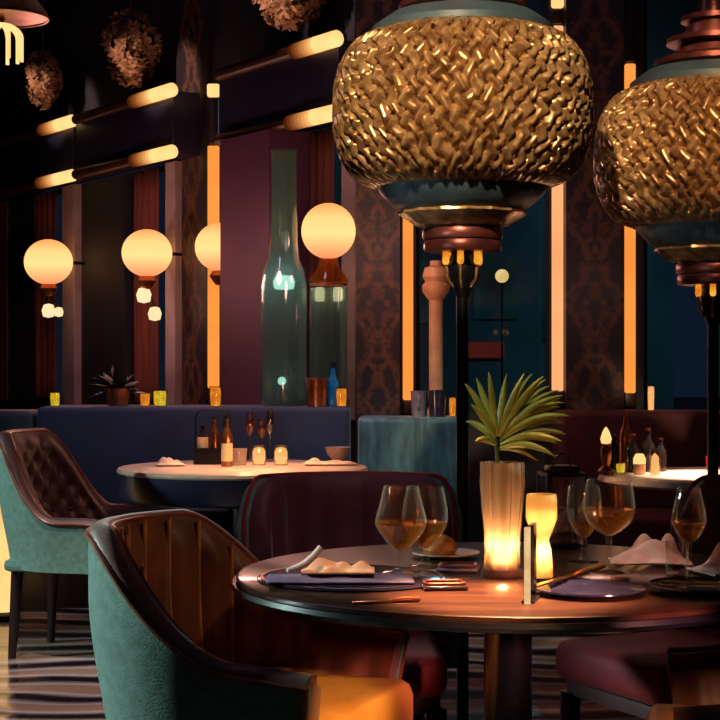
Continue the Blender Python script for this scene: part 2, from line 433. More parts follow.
names = {0: 'beside the damask pier', 1: 'over the middle window bay', 2: 'over the far window bay'}
for i, (a, b, lu, ll) in enumerate(((338, 219, 300, 296), (173, 76, 138, 139), (73, -60, 46, 44))):
    for which, z, l in (('upper', 2.895, lu), ('lower', 2.505, ll)):
        O = .25
        p0 = wp(s_of(a, O), O, z); p1 = wp(s_of(l, O), O, z); pe = wp(s_of(b, O), O, z)
        led_tube('beam_light', M['led_cream'], p0, p1, .045,
                 'cream light tube on the %s edge of the beam %s' % (which, names[i]), 'light tubes on the beams', rail=(p1, pe))

# windows
def window(name, px0, px1, yw, z0, z1):
    x0, x1 = (px0-360)/F*yw, (px1-360)/F*yw
    o = MB().box(((x0+x1)/2, yw, (z0+z1)/2), (x1-x0, .012, z1-z0)).build(name, M['window_glass']); o['kind'] = 'structure'
    f = MB(); w = .035
    for x in (x0+w/2, x1-w/2): f.box((x, yw, (z0+z1)/2), (w, .06, z1-z0))
    for z in (z0+w/2, z1-w/2): f.box(((x0+x1)/2, yw, z), (x1-x0-2*w, .06, w))
    f.build('window_frame', M['wall_dark'], o)
window('window_1', 413, 553, 8.84, .86, 3.7)
window('window_2', 640, 800, 8.84, .86, 3.7)
def wwindow(name, px0, px1):
    s0, s1 = sorted((s_of(px0), s_of(px1)))
    c = wp((s0+s1)/2, -.04, (.86+2.5)/2)
    o = MB().box((0, 0, 0), (s1-s0, .012, 1.64)).build(name, M['window_glass'], loc=c, rz=WANG); o['kind'] = 'structure'
    f = MB()
    for x in (-(s1-s0)/2+.02, (s1-s0)/2-.02): f.box((x, 0, 0), (.03, .05, 1.64))
    for z in (-.805, .805): f.box((0, 0, z), (s1-s0-.07, .05, .03))
    f.build('window_frame', M['wall_dark'], o)
wwindow('window_3', 271, 341); wwindow('window_4', 124, 165); wwindow('window_5', 37, 62)
# curtains hanging in the slanted bays
def curtain(px0, px1, label, folds=5, z0=.9, z1=2.48):
    o_ = -.0
    s0, s1 = sorted((s_of(px0, o_), s_of(px1, o_)))
    def fn(u, v):
        s = s0+(s1-s0)*u; w = .018*sin(u*folds*2*pi)+.006*sin(u*31+v*3)
        return wp(s, .035+w*(.6+.4*(1-v)), z0+(z1-z0)*v)
    c = MB().grid(fn, 60, 12).build('window_curtain', M['curtain'], solid=.004)
    return tag(c, label, 'curtain', 'russet curtains in the window bays')
curtain(305, 340, 'russet curtain behind the globe lamp on the glass pedestal')
curtain(139, 164, 'russet curtain behind the globe lamp of the middle window bay', 4)
curtain(39, 61, 'russet curtain behind the globe lamp of the far window bay', 4)

# upright LED strips
def strip(px, y0, y1, yf, w, m, label, rail_top=None, top_piece=None):
    p0, p1 = at(px, y1, yf), at(px, y0, yf)
    t = thing('led_strip', label, 'light strip', p0, 0, 'upright light strips on the piers')
    h = p1.z-p0.z
    MB().box((0, 0, h/2), (w, .04, h), 0, .008).build('light_bar', m, t)
    if rail_top:
        z1 = at(px, rail_top, yf).z-p0.z
        MB().box((0, 0, (h+.01+z1)/2), (w*.85, .035, z1-h-.01), 0, .006).build('rail', M['rail'], t)
    if top_piece:
        za, zb = at(px, top_piece[1], yf).z-p0.z, at(px, top_piece[0], yf).z-p0.z
        MB().box((0, 0, (za+zb)/2), (w*1.1, .045, zb-za), 0, .012).build('end_cap_light', M['led_cream'], t)
    MB().box((0, .01, -.04), (w*1.05, .05, .075), 0, .008).build('mount_block', M['rail'], t)
    return t
yl = wp(s_of(213, .06), .06).y
strip(213.5, 146, 388, yl, .072, M['led'], 'amber light strip between the slanted window wall and maroon panel', rail_top=98, top_piece=(84, 97))
strip(408, 60, 400, 8.58, .055, M['led'], 'amber light strip beside the damask pier at the teal banquette')
strip(557.5, 26, 391, 8.58, .06, M['led_pale'], 'peach light strip at the palm side of the damask pier', rail_top=10, top_piece=(-40, 8))
strip(630, 64, 393, 8.58, .056, M['led'], 'amber light strip between a damask pier and the smaller lantern', rail_top=-50)

# ------------------------------------------------------------------ street outside
def outside(name, mb, m):
    o = mb.build(name, m); o['kind'] = 'structure'; return o
outside('ground_outside', MB().box((4, 31, -.1), (60, 44, .1)), M['pavement'])
b = thing('street_building', 'dim teal building across the street seen through the windows', 'building', (2, 27, 0))
MB().box((-.6, 0, 4), (7.4, 2, 8)).build('facade', M['facade'], b)
for i, (x, z) in enumerate(((.2, 2.35), (1.3, 2.0), (-1.2, 2.3), (-2.6, 2.2))):
    MB().box((x, -1.01, z), (.7, .06, 1.0)).build('lit_window', M['win_glow'], b)
MB().box(at(481, 350, 25.95)-Vector((2, 27, 0)), (.75, .08, .26), 0, .03).build('red_sign', M['red_glow'], b)
b = thing('street_building', 'dark blue building behind the smaller lantern', 'building', (9.5, 25, 0))
MB().box((0, 0, 4), (6.4, 2, 8)).build('facade', M['facade'], b)
for x, z in ((-2.4, 2.1), (-1.2, 1.8), (0, 2.2)):
    MB().box((x, -1.01, z), (.6, .06, 1.2)).build('lit_window', M['win_glow'], b)
p = at(502, 276, 20)
l = thing('street_lamp', 'round white street lamp glowing beyond the window', 'street lamp', (p.x, 20, 0))
MB().ball((0, 0, p.z), .085).build('lamp_globe', M['led_cream'], l)
MB().tube([(0, 0, 0), (0, 0, p.z-.08)], .012).build('post', M['black_metal'], l)
# ------------------------------------------------------------------ banquettes and partitions
def banquette(name, label, px0, px1, yf, ztop, depth, m, seat=True):
    x0, x1 = (px0-360)/F*yf, (px1-360)/F*yf
    t = thing(name, label, 'banquette', ((x0+x1)/2, yf, 0))
    w = x1-x0
    MB().box((0, depth/2, ztop/2+.03), (w, depth, ztop-.06), 0, .03, 3).build('backrest', m, t)
    if seat:
        MB().box((0, -.24, .37), (w, .5, .16), 0, .04, 3).build('seat_cushion', m, t)
        MB().box((0, -.22, .145), (w-.04, .44, .29)).build('plinth', M['leg'], t)
    MB().box((0, depth/2, .03), (w-.02, depth-.02, .06)).build('kick_board', M['leg'], t)
    return t
banquette('navy_banquette', 'long navy velvet banquette with a flat ledge below the slanted windows', 36, 350, 8.1, .95, .46, M['navy_velvet'])
banquette('teal_banquette', 'crushed teal velvet banquette below the damask pier', 358, 462, 8.0, .90, .34, M['teal_velvet'])
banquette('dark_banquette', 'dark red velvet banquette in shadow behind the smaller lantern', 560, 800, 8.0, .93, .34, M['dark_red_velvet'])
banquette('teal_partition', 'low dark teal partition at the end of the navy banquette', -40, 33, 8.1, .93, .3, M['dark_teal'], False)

# ------------------------------------------------------------------ globe lamps
def globe_lamp(px, py, o, r, label, bulbs, Y=None, s=None):
    if s is None: s = s_of(px, o)
    c = wp(s, o); Yc = c.y; z = CZ+(360-py)/F*Yc
    t = thing('globe_wall_lamp', label, 'globe lamp', (c.x, c.y, z), 0, 'round globe lamps along the slanted wall')
    MB().ball((0, 0, 0), r, 32, 18, .94).build('glass_globe', M['globe'], t)
    MB().lathe([(0, 0), (.05, 0), (.07, -.03), (.05, -.06), (.03, -.085), (0, -.085)], 16, (0, 0, -r*.92)).build('collar', M['copper'], t)
    MB().tube([(0, 0, 0), (-nx*o, -ny*o, 0)], .012).build('bracket', M['black_metal'], t)
    for (dx, dz, rb) in bulbs:
        b_ = MB().lathe([(0, -rb*1.1), (rb*.8, -rb*.9), (rb, 0), (rb*.7, rb*.8), (0, rb)], 14, (dx, 0, -r*.92+dz)).build('drop_bulb', M['bulb'], t)
        MB().tube([(dx, 0, -r*.92+dz+rb*.9), (0, 0, -r*.92-.06)], .006).build('drop_cord', M['black_metal'], b_)
    return t
globe_lamp(48.5, 262, .3, .176, 'round amber globe lamp in the far window bay', [(-.0, -.19, .05), (.075, -.2, .035)])
globe_lamp(147, 253, .28, .163, 'round amber globe lamp in the middle window bay', [(-.02, -.12, .05), (.05, -.24, .045)])
globe_lamp(213, 247, .2, .157, 'amber globe lamp half hidden by the maroon panel', [], s=s_of(220, .3)+.175)
# globe lamp on a glass pedestal
YP = 8.56
XP = (329-360)/F*8.56
t = thing('pedestal_lamp', 'amber globe lamp standing on a tall clear glass pedestal', 'globe lamp', (XP, 8.42, .95))
zg = CZ+(360-231)/F*8.42-.95
MB().ball((0, 0, zg), .143, 32, 18, 1.03).build('glass_globe', M['globe'], t)
MB().lathe([(0, zg-.14), (.05, zg-.145), (.055, zg-.19), (.1, zg-.25), (.105, zg-.27), (0, zg-.27)], 20).build('collar', M['amber_glass'], t)
for dx in (-.045, .05):
    MB().box((dx, -.04, zg-.335), (.05, .05, .075), 0, .012).build('small_lamp', M['bulb'], t)
MB().lathe([(0, zg-.29), (.098, zg-.29), (.1, zg-.275), (0, zg-.27)], 24).build('cap_plate', M['copper'], t)
MB().lathe_open([(.1, 0), (.1, zg-.30), (.092, zg-.30), (.092, 0)], 28).build('glass_column', M['teal_glass'], t)
MB().lathe([(0, 0), (.112, 0), (.112, .03), (0, .03)], 28).build('base_ring', M['copper'], t)
# tall glass bottle
t = thing('glass_floor_bottle', 'giant clear teal glass bottle with a slim neck on the navy ledge', 'glass bottle', ((284-360)/F*8.36, 8.36, .95))
zb = lambda py: CZ+(360-py)/F*8.36-.95
pr = [(0, .0), (.115, 0), (.12, .02), (.12, zb(285)), (.105, zb(270)), (.082, zb(260)), (.072, zb(245)), (.064, zb(160)), (.066, zb(150))]
prin = [(.060, zb(150)), (.058, zb(160)), (.066, zb(245)), (.076, zb(261)), (.098, zb(271)), (.112, zb(285)), (.112, .02), (0, .02)]
MB().lathe(pr+prin, 32).build('glass_body', M['teal_glass'], t)
MB().lathe([(0, zb(290)), (.05, zb(289)), (.058, zb(282)), (.045, zb(276)), (0, zb(275))], 16).build('neck_light', M['cool_bulb_and_glint'], t)
MB().ball((-.01, -.02, zb(381)), .022).build('painted_glint', M['cool_bulb_and_glint'], t)  # glowing ball paints the green glint inside the glass
MB().tube([(-.01, -.02, .02), (-.01, -.02, zb(386))], .005).build('glint_stem', M['black_metal'], t)

# ------------------------------------------------------------------ small things on the navy ledge
def ledge(px, Y=8.2, z=.95): return Vector(((px-360)/F*Y, Y, z+.001))
def votive(name, px, Y, z, w, h, m, label, group=None, cup=True):
    t = thing(name, label, 'candle', ledge(px, Y, z), 0, group)
    MB().lathe([(0, .004), (w*.8, .004), (w*.92, h*.6), (w*.85, h*.9), (0, h*.92)], 18).build('glowing_wax', m, t)
    MB().lathe([(0, 0), (w*.95, 0), (w, .006), (w*1.08, h), (w*1.0, h), (w*.95, h*.5), (w*.86, .003), (0, .003)], 20).build('glass_cup', M['glass_thin'], t)
    return t
votive('votive_candle', 55, 8.2, .95, .026, .075, M['yellow_glow'], 'small yellow votive candle at the far end of the navy ledge')
votive('votive_candle', 145, 8.2, .95, .026, .07, M['amber_glow'], 'small amber votive candle beside the leafy plant on the ledge')
t = votive('bowl_candle', 160, 8.22, .95, .036, .085, M['yellow_glow'], 'bright yellow bowl candle beneath the pale mullion on the ledge')
votive('pillar_candle', 215.5, 8.17, .95, .03, .105, M['amber_glow'], 'square-shouldered amber pillar candle below the long light strip')
t = thing('leafy_plant', 'dark leafy potted plant silhouetted on the navy ledge', 'plant', ledge(118, 8.3))
MB().lathe([(0, 0), (.05, 0), (.07, .09), (.062, .09), (.05, .02), (0, .02)], 20).build('pot', M['copper'], t)
mb = MB()
for i in range(46):
    a = random.uniform(0, 2*pi); el = random.uniform(.1, 1.45); L = random.uniform(.1, .2)
    d = Vector((cos(a)*cos(el), sin(a)*cos(el)*.6, sin(el))); sd = Vector((-sin(a), cos(a), .2)).normalized()
    b0 = Vector((0, 0, .07)); w = random.uniform(.018, .032)
    P_ = [b0+d*L*k+Vector((0, 0, -.05*k*k)) for k in (0, .35, .7, 1)]
    ws_ = [.004, w, w*.8, .001]
    vs = []
    for p_, q_ in zip(P_, ws_): vs += [p_-sd*q_, p_+Vector((0, 0, .006)), p_+sd*q_]
    mb.add(vs, [(i*3+j, i*3+j+1, i*3+j+4, i*3+j+3) for i in range(3) for j in (0, 1)])
f_ = mb.build('foliage', M['dark_leaf'], t); f_['kind'] = 'stuff'
t = thing('copper_tumbler', 'copper tumbler on the ledge before the glass pedestal', 'cup', ledge(317, 8.17))
MB().lathe([(0, 0), (.05, 0), (.056, .14), (.05, .14), (.045, .01), (0, .01)], 24).build('cup_body', M['copper'], t)
MB().lathe_open([(.053, .128), (.058, .13), (.058, .145), (.053, .147)], 24).build('cup_rim', M['copper'], t)
t = thing('blue_bottle', 'small blue glass bottle beside the copper tumbler', 'bottle', ledge(333, 8.2))
MB().lathe([(0, 0), (.03, 0), (.033, .02), (.033, .12), (.014, .16), (.012, .2), (.0, .2)], 20).build('bottle_body', M['blue_glass'], t)
MB().lathe([(0, .2), (.015, .2), (.015, .225), (0, .228)], 16).build('stopper', M['black_metal'], t)
votive('votive_candle', 341.5, 8.14, .95, .028, .1, M['amber_glow'], 'amber votive candle at the pier end of the navy ledge')

# things on the teal banquette's ledge
def cup(px, Y, z, r, h, m, label, name='stoneware_cup'):
    t = thing(name, label, 'cup', ledge(px, Y, z), 0, 'cups on the teal banquette ledge')
    MB().lathe([(0, 0), (r*.85, 0), (r, h), (r*.9, h), (r*.78, .01), (0, .01)], 22).build('cup_body', m, t)
    MB().tube([(0, -r*.92, h*.8), (0, -r*1.4, h*.7), (0, -r*1.4, h*.4), (0, -r*.87, h*.25)], .006).build('handle', m, t)
    return t
cup(418.5, 8.12, .9, .04, .13, M['grey_cup'], 'grey stoneware cup beside the damask pier')
cup(437.5, 8.1, .9, .048, .135, M['navy_plate'], 'dark blue cup below the salmon torch lamp')
t = thing('torch_lamp', 'tall salmon glazed torch lamp with a mushroom head behind the lantern pole', 'lamp', ledge(436, 8.26, .9))
zz = lambda py: CZ+(360-py)/F*8.26-.9
MB().lathe([(0, 0), (.05, 0), (.045, .03), (.036, .05), (.036, zz(300)), (0, zz(300))], 20).build('column', M['salmon'], t)
MB().lathe([(0, zz(300)), (.04, zz(300)), (.07, zz(292)), (.072, zz(286)), (.055, zz(282)), (.07, zz(277)), (.06, zz(268)), (.032, zz(266)), (.03, zz(261)), (0, zz(261))], 24).build('mushroom_head', M['salmon'], t)
votive('votive_candle', 452.5, 8.1, .9, .018, .105, M['amber_glow'], 'narrow yellow votive candle tucked beside the lantern pole')

# ------------------------------------------------------------------ chairs
def shell_path(hw, back, front, n):
    """horseshoe in plan: points and tangents from one arm tip round the back to the other"""
    pts = []; r = hw
    straight = front-(back+r)
    L1 = straight; L2 = pi*r; Lt = 2*L1+L2
    for i in range(n):
        s = Lt*i/(n-1)
        if s < L1: x, y, tx, ty = front-s, -hw, -1, 0
        elif s > L1+L2: x, y, tx, ty = back+r+(s-L1-L2), hw, 1, 0
        else:
            a = (s-L1)/r; x = back+r-r*sin(a); y = -r*cos(a); tx, ty = -cos(a), sin(a)
        pts.append((x, y, -ty, tx, s-Lt/2))      # outward normal from tangent
    return pts, Lt
def sm(a, b, x):
    t = max(0, min(1, (x-a)/(b-a))); return t*t*(3-2*t)

def armchair(name, label, loc, yaw, inner_m, seat_m, style, zback=.86, zarm=.585, sc=1.0, k0=.26, k1=.80):
    t = thing(name, label, 'armchair', loc, yaw, 'teal tub armchairs at the tables')
    n = 97; HW, BK, FR = .302*sc, -.315*sc, .232*sc
    path, Lt = shell_path(HW, BK, FR, n)
    H = Lt/2; th = .055
    def top(s):
        k = abs(s)/H
        return zback-(zback-zarm)*sm(k0, k1, k)-.012*sm(.8, 1, k)
    def P(i, off, z):
        x, y, ox, oy, s = path[i]
        if y*oy+x*ox < 0 and abs(ox) > .5: pass
        k = .84+.16*sm(.30, .72, z)
        xx, yy = x-ox*0, y
        return Vector(((x+.02)*k-.02-0+(-ox)*0, y*k, z)), Vector((ox, oy, 0))
    # outward normals: check sign once
    def off(i, z, d):
        p, q = P(i, 0, z)
        c = Vector((path[i][2], path[i][3], 0))
        if c.dot(Vector((path[i][0]-(BK+HW), path[i][1], 0))) < 0: c = -c
        return p+c*d
    zb = .36; zi = .44
    prof_o = [(zb, -.0), (zb, 0.0)]
    mo = MB(); nv = 14
    rows = []
    for i in range(n):
        zt = top(path[i][4]); row = []
        for j in range(nv+1):                              # outer face upwards
            z = zb+(zt-.02-zb)*j/nv; row.append(off(i, z, 0))
        row.append(off(i, zt-.021, -th/2))
        row.append(off(i, zb, -th/2))
        rows.append(row)
    m_ = len(rows[0]); vs = [p for r in rows for p in r]; fs = []
    for i in range(n-1):
        for j in range(m_):
            k = (j+1) % m_; fs.append((i*m_+j, (i+1)*m_+j, (i+1)*m_+k, i*m_+k))
    fs.append(tuple(range(m_))); fs.append(tuple((n-1)*m_+j for j in range(m_))[::-1])
    mo.add(vs, fs).build('outer_shell', M['teal'], t, ang=50)
    # inner upholstery
    rows = []; nv = 18
    for i in range(n):
        s = path[i][4]; zt = top(s); row = []
        for a in (178, 150, 120, 90, 60, 30):
            row.append(off(i, zt-.02, -th/2+(th/2+.002)*-cos(radians(a)))+Vector((0, 0, .022*sin(radians(a)))))
        for j in range(nv+1):
            v = j/nv; z = (zt-.02)+(zi-zt+.02)*v
            fade = sm(0, .12, v)
            if style == 'channels':
                b_ = .022*(abs(cos(pi*s/.095))**.6)*fade
            else:
                a_, c_ = s/.11, (z-.45)/.11
                b_ = .026*fade*(1-min(1, 1.25*((abs(cos(pi*(a_+c_)/1.0)*cos(pi*(a_-c_)/1.0)))**3)))
            row.append(off(i, z, -th-b_-.006*fade))
        row.append(off(i, zi, -th/2-.002)); row.append(off(i, zt-.0195, -th/2-.002))
        rows.append(row)
    m_ = len(rows[0]); vs = [p for r in rows for p in r]; fs = []
    for i in range(n-1):
        for j in range(m_):
            k = (j+1) % m_; fs.append((i*m_+j, (i+1)*m_+j, (i+1)*m_+k, i*m_+k))
    fs.append(tuple(range(m_))); fs.append(tuple((n-1)*m_+j for j in range(m_))[::-1])
    MB().add(vs, fs).build('inner_upholstery', inner_m, t, ang=60)
    # piping along both edges of the rim and down the arm fronts
    def arm_drop(i, d): return [off(i, z, d) for z in [zb+.01+(top(path[i][4])-.03-zb)*k/6 for k in range(6)]]
    line = arm_drop(0, .001)+[off(i, top(path[i][4])-.02, .003) for i in range(n)]+arm_drop(n-1, .001)[::-1]
    MB().tube(line, .006, 6).build('piping', M['piping'], t)
    MB().tube([off(i, top(path[i][4])-.008, -th*.90) for i in range(n)], .0055, 6).build('piping', M['piping'], t)
    if style == 'channels':
        for k in range(-4, 5):
            sk = (k+.5)*.095
            i = min(range(n), key=lambda q: abs(path[q][4]-sk))
            if abs(sk) > .42: continue
            zt = top(path[i][4])
            MB().tube([off(i, zt-.012-(zt-.012-.46)*j/10, -th-.013) for j in range(11)], .0045, 6).build('highlight_cord', M['seam_highlight'], t)  # tubes stand in for highlights on the seams
    else:
        for r_ in range(3):
            for k in range(-3, 4):
                sk = (k+.5*(r_ % 2))*.11; z = .56+r_*.11*.9
                i = min(range(n), key=lambda q: abs(path[q][4]-sk))
                if z > top(path[i][4])-.05: continue
                MB().ball(off(i, z, -th-.012), .009, 10, 6).build('button', inner_m, t)
    # seat cushion, frame, legs
    def seat_fn(z0, z1, g, bulge):
        bm = MB()
        pl = []
        pts, _ = shell_path(HW*.88-th-.012+g, BK*.88+th+.012-g, .275*sc, 40)
        for x, y, *_r in pts: pl.append((x, y))
        pl = [(min(x, .262*sc), y) for x, y in pl]
        c = Vector((.02, 0, 0))
        rings = [(z0, .94), (z0+.01, .985), (z0+.03, 1), (z1-.035, 1), (z1-.012, .975), (z1, .92), (z1+bulge*.6, .7), (z1+bulge, .35)]
        vs = []; m2 = len(pl)
        for z, k in rings:
            for x, y in pl: vs.append((c.x+(x-c.x)*k, y*k, z))
        fs = []
        for a in range(len(rings)-1):
            for q in range(m2):
                q2 = (q+1) % m2; fs.append((a*m2+q, a*m2+q2, (a+1)*m2+q2, (a+1)*m2+q))
        fs.append(tuple(range(m2))[::-1]); fs.append(tuple((len(rings)-1)*m2+q for q in range(m2)))
        return bm.add(vs, fs)
    seat_fn(.39, .507, 0, .015).build('seat_cushion', seat_m, t, ang=50)
    mb = MB(); mb.box((.0, 0, .375), (.46*sc, .42*sc, .05), 0, .02); mb.build('seat_base', M['teal'], t)
    for sx, sy in ((.19*sc, .19*sc), (.19*sc, -.19*sc), (-.2*sc, .15*sc), (-.2*sc, -.15*sc)):
        MB().tube([(sx*1.08, sy*1.08, 0), (sx, sy, .37)], [.016, .026], 10).build('leg', M['leg'], t)
    return t

near = armchair('tub_armchair', 'teal armchair with brown channelled back and ochre seat at the round table',
                (-.222, 3.31, 0), radians(-19), M['brown_leather'], M['tan'], 'channels', zback=.855, zarm=.615, sc=1.07)
armchair('tub_armchair', 'teal armchair with dark button-tufted back beside the drum table', (-1.10, 6.50, 0), radians(-13), M['dark_tuft'], M['plum'], 'buttons', zback=.90, zarm=.575, sc=1.16, k0=.24, k1=.66)
r_ = dup(near, (.81, 2.93, 0), radians(170), 'shadowed teal armchair with an orange seat, opposite the brown channelled armchair at the round table')

def side_chair(loc, yaw, label):
    t = thing('side_chair', label, 'chair', loc, yaw, 'burgundy side chairs at the tables')
    W = .262; n = 49
    A = radians(74)
    def arc(i, z, d):
        a = -A+2*A*i/(n-1); k = .94+.06*sm(.45, .8, z)
        ra, rb = W*k+d, .30*k+d
        return Vector((-.02-rb*cos(a)*.82-.05*sm(.45, .85, z), ra*sin(a)/sin(A)*1.0, z))
    def ztop(i):
        u = abs(2*i/(n-1)-1); return .885-.10*max(0, (u-.72)/.28)**2.2
    def surf(name, d0, d1, m, chan):
        rows = []
        for i in range(n):
            row = []; zt = ztop(i); nv = 12
            for j in range(nv+1): row.append(arc(i, .40+(zt-.015-.40)*j/nv, d0))
            row.append((arc(i, zt, (d0+d1)/2)))
            for j in range(nv, -1, -1):
                f = sm(0, .1, 1-j/nv) if j > 0 else 1
                e = -.010*abs(cos(pi*(i/(n-1))*8))**.6*f if chan else 0
                row.append(arc(i, .40+(zt-.015-.40)*j/nv, d1+e))
            rows.append(row)
        m_ = len(rows[0]); vs = [p for r in rows for p in r]; fs = []
        for i in range(n-1):
            for j in range(m_):
                k = (j+1) % m_; fs.append((i*m_+j, (i+1)*m_+j, (i+1)*m_+k, i*m_+k))
        fs.append(tuple(range(m_))); fs.append(tuple((n-1)*m_+j for j in range(m_))[::-1])
        return MB().add(vs, fs).build(name, m, t, ang=50)
    surf('outer_back', .03, .0, M['teal'], False)
    surf('inner_back', -.001, -.045, M['plum'], True)
    ln = [arc(0, .42+(ztop(0)-.44)*k/5, .012) for k in range(5)]+[arc(i, ztop(i)-.002, .012) for i in range(n)]+[arc(n-1, .42+(ztop(n-1)-.44)*k/5, .012) for k in range(4, -1, -1)]
    MB().tube(ln, .006, 6).build('piping', M['red'], t)
    MB().box((.045, 0, .45), (.50, .43, .10), 0, .035, 4).build('seat_cushion', M['red'], t)
    MB().box((.03, 0, .385), (.46, .40, .05), 0, .01).build('seat_frame', M['plum'], t)
    for sx, sy in ((.25, .19), (.25, -.19), (-.17, .17), (-.17, -.17)):
        MB().tube([(sx*1.04, sy*1.04, 0), (sx, sy, .37)], [.018, .026], 10).build('leg', M['leg'], t)
    return t
sc1 = side_chair((-.02, 3.99, 0), radians(-88), 'burgundy side chair with a curved back, facing us across the round table')
dup(sc1, (.83, 3.90, 0), radians(207), 'burgundy side chair with only its red seat showing below the round table')

# upholstered stool under the drum table
t = thing('upholstered_stool', 'low red upholstered stool under the drum table', 'stool', (-.86, 7.36, 0))
MB().box((0, 0, .40), (.30, .30, .14), 0, .03, 3).build('seat_cushion', M['red'], t)
for sx in (-.12, .12):
    for sy in (-.12, .12): MB().tube([(sx, sy, 0), (sx, sy, .34)], [.014, .02], 8).build('leg', M['leg'], t)

# ------------------------------------------------------------------ tables
TX, TY, TR = .305, 3.30, .57
t = thing('round_table', 'large dark walnut pedestal table set with wine glasses and the palm vase', 'table', (TX, TY, 0))
MB().lathe([(0, ZT-.012), (TR-.012, ZT-.012), (TR-.010, ZT-.004), (TR-.016, ZT), (0, ZT)], 96).build('table_top', M['walnut'], t)
MB().lathe([(0, ZT-.034), (TR-.025, ZT-.034), (TR-.006, ZT-.030), (TR, ZT-.022), (TR-.003, ZT-.013), (TR-.012, ZT-.0125), (0, ZT-.0125)], 96).build('table_edge', M['black_edge'], t)
MB().lathe([(0, .04), (.056, .04), (.05, .1), (.05, ZT-.1), (.07, ZT-.04), (0, ZT-.0345)], 32).build('column', M['black_edge'], t)
MB().lathe([(0, 0), (.27, 0), (.27, .015), (.08, .045), (0, .045)], 48).build('foot', M['black_edge'], t)
# drum table at the back
BX, BY, BR, ZD = (243-360)/F*7.3, 7.3, .572, .70
t = thing('drum_table', 'round table with a deep navy drum edge carrying candles and bottles', 'table', (BX, BY, 0))
MB().lathe([(0, ZD-.02), (BR-.004, ZD-.02), (BR, ZD-.012), (BR-.008, ZD), (0, ZD)], 72).build('table_top', M['light_top'], t)
MB().lathe([(0, ZD-.14), (BR-.03, ZD-.14), (BR-.012, ZD-.12), (BR-.006, ZD-.03), (BR-.006, ZD-.0205), (0, ZD-.0205)], 72).build('drum_edge', M['navy_drum'], t)
MB().lathe([(0, .05), (.07, .05), (.065, .12), (.065, ZD-.2), (.1, ZD-.1405), (0, ZD-.1405)], 32).build('column', M['navy_drum'], t)
MB().lathe([(0, 0), (.16, 0), (.16, .02), (.1, .055), (0, .055)], 40).build('foot', M['black_edge'], t)
RX, RY, RR = (722-360)/F*6.1, 6.1, .47
t = thing('side_table', 'pale lit round table behind the wine glasses, crowded with bottles', 'table', (RX, RY, 0))
MB().lathe([(0, ZT-.03), (RR-.015, ZT-.03), (RR, ZT-.02), (RR-.008, ZT), (0, ZT)], 64).build('table_top', M['light_top'], t)
MB().lathe([(0, .04), (.05, .04), (.045, .1), (.045, ZT-.08), (.08, ZT-.031), (0, ZT-.031)], 28).build('column', M['black_edge'], t)
MB().lathe([(0, 0), (.24, 0), (.24, .015), (.08, .045), (0, .045)], 40).build('foot', M['black_edge'], t)

